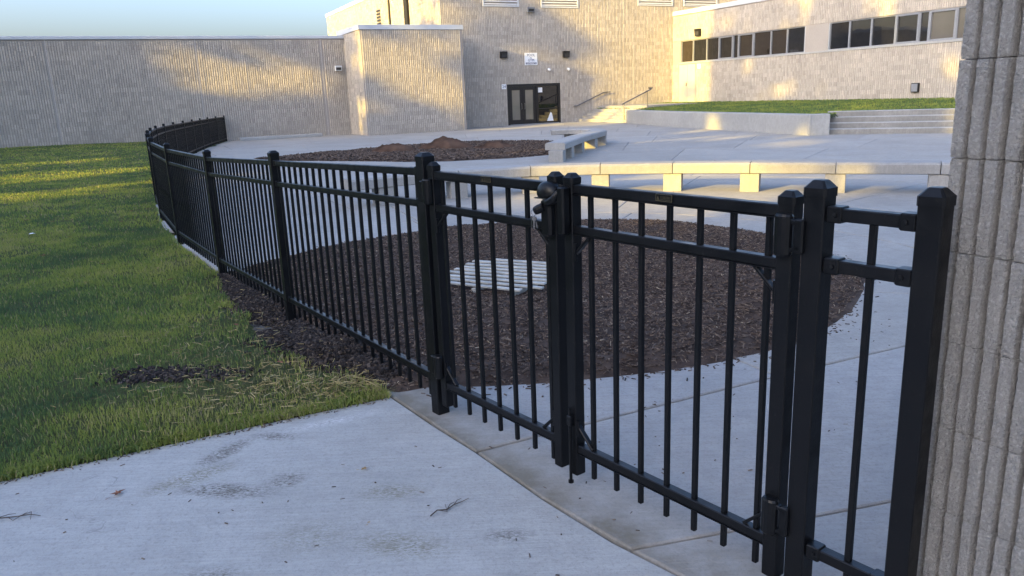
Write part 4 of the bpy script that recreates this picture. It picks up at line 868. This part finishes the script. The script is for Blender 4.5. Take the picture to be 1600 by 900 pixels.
o = MB().add([(-.035, -.02, 0), (.04, -.025, .01), (.04, .02, .0), (.0, .014, .014), (-.04, .018, .005)], [(0, 1, 3, 4), (1, 2, 3)]).build('paper_scrap', M['white']); o.location = (-6.45, 10.3, float(gl(-6.45, 10.3))+.04); tag(o, 'crumpled scrap of white paper lying in the lawn', 'paper')

# ------------------------------------------------------------------ trees behind the viewer that shade the place
tv = np.array([math.sin(sb+math.pi), math.cos(sb+math.pi)]); lv = np.array([tv[1], -tv[0]])     # along the light, and to its right
def tree(w, v, H, base, rad, seed, dens, label):
    r = np.random.default_rng(seed); p = tv*w+lv*v; root = empty('shade_tree', (p[0], p[1], -.1), 0, label, 'tree', 'trees beyond the lawn')
    t = MB(); t.tube([(0, 0, -.3), (.1, 0, H*.3), (-.1, .1, H*.6), (0, 0, H*.9)], [.42, .34, .22, .05], 9)
    for k in range(11):
        a = k*2.4; z = H*(.3+.055*k); q = rad*(.75 if k < 6 else .5); t.tube([(0, 0, z), (q*.5*math.cos(a), q*.5*math.sin(a), z+.8), (q*math.cos(a), q*math.sin(a), z+1.6)], [.12, .07, .02], 6)
    t.build('trunk', M['bark'], root)
    c = r.uniform((-rad, -rad, base), (rad, rad, H), (int(175*(H-base)), 3)); hz = (c[:, 2]-base)/(H-base); prof = rad*np.sin(np.pi*np.clip(.32+.64*hz, 0, 1))**.4
    C = c[np.hypot(c[:, 0], c[:, 1]) <= prof]
    C = np.array([q for q in C if dens(v+q[0]*lv[0]+q[1]*lv[1], q[2], w+q[0]*tv[0]+q[1]*tv[1], r)]); m = 34; K = len(C)*m
    off = r.normal(0, 1, (K, 3)); off /= np.linalg.norm(off, axis=1)[:, None]; off *= (r.uniform(0, 1, K)**.5*.55)[:, None]
    c = np.repeat(C, m, 0)+off*np.array([1, 1, .75]); a = r.normal(0, 1, (K, 3)); a /= np.linalg.norm(a, axis=1)[:, None]; b_ = np.cross(a, r.normal(0, 1, (K, 3))); b_ /= np.linalg.norm(b_, axis=1)[:, None]
    s = r.uniform(.12, .23, K)[:, None]; V = np.stack([c-a*s, c+b_*s*.7, c+a*s, c-b_*s*.7], 1).reshape(-1, 3)
    mesh_obj('crown', V, np.arange(K*4).reshape(K, 4), M['leaf'], root, tone=np.repeat(np.clip(np.repeat(r.uniform(0, .8, len(C)), m)+r.normal(0, .1, K), 0, 1), 4))
def dens(v, z, w, r):                                       # crown fullness shaped along the sun's path to place shade and sun patches
    h = z+(w+20)*.276; n = mnoise.noise((v*.42, h*.55, 3.))*.75+mnoise.noise((v*1.1, h*1.2, 8.))*.4
    if -9.9 < v < -4.7 and 7.5 < h < 9.6: return False
    if -30 < v < -16.5 and 5.0 < h < 8.0: return n > .12
    if h < 8.4: return True
    if v < -34: return n > (.16 if 12.4 < h < 14.6 and v > -38 else -.45 if v < -37.5 else -.30 if h < 12.4 else -.12)
    if v > -30.3 and v < -26 and h > 13.2: return n > .36
    if v < -28.3: return n > (-.34 if h < 11 else (.10+.5*mnoise.noise((h*1.0, 5., v*.12))) if h < 16.8 else (.0 if v < -31.3 and h < 22 else .34))
    if v < -26: return n > (-.30 if h < 16 else .26)
    return n > (-.14 if h < 15.2 else -.15)
k = 0
for v in np.arange(-56, 14, 4.6):
    tree(-42-3.*(k % 2), v, (34. if -28 < v < -7 else 28. if -33 < v < -7 else 23. if v < 0 else 19.)+(k*7 % 3)*.6, 8., 4.6, 50+k, dens, 'tall leafy tree standing beyond the lawn behind the viewer, crown gaps shaped for the sun patches'); k += 1
# unseen low wing added behind the viewer to shade the foreground
nb = empty('shade_wing', (0, 0, 0), 0, 'unseen long low block wing added behind the viewer to cast shade', 'building')
rb0 = tv*-16+lv*-52; 
wall_boxes(rb0, lv, tv, [(0, 66, -.4, 1.1), (0, 66, 2.6, 4.9)]+[(a, a+1.6, 1.1, 2.6) for a in np.arange(0, 66, 6.44)], .3).build('wall', M['mortar'], nb)
for a in np.arange(1.6, 62, 6.44): wall_boxes(rb0-tv*.12, lv, tv, [(a, a+4.84, 1.1, 2.6)], .03).build('window', M['glass'], nb)
wall_boxes(rb0-tv*.31, lv, tv, [(.3, 65.7, -.4, 4.8)], 2.).build('core', M['mortar'], nb)
MB().sweep([tuple(rb0+lv*66)+(0,), tuple(rb0)+(0,)], rect_sec(-.06, .3, 4.9, 5.1, .012)).build('coping', M['coping'], nb)
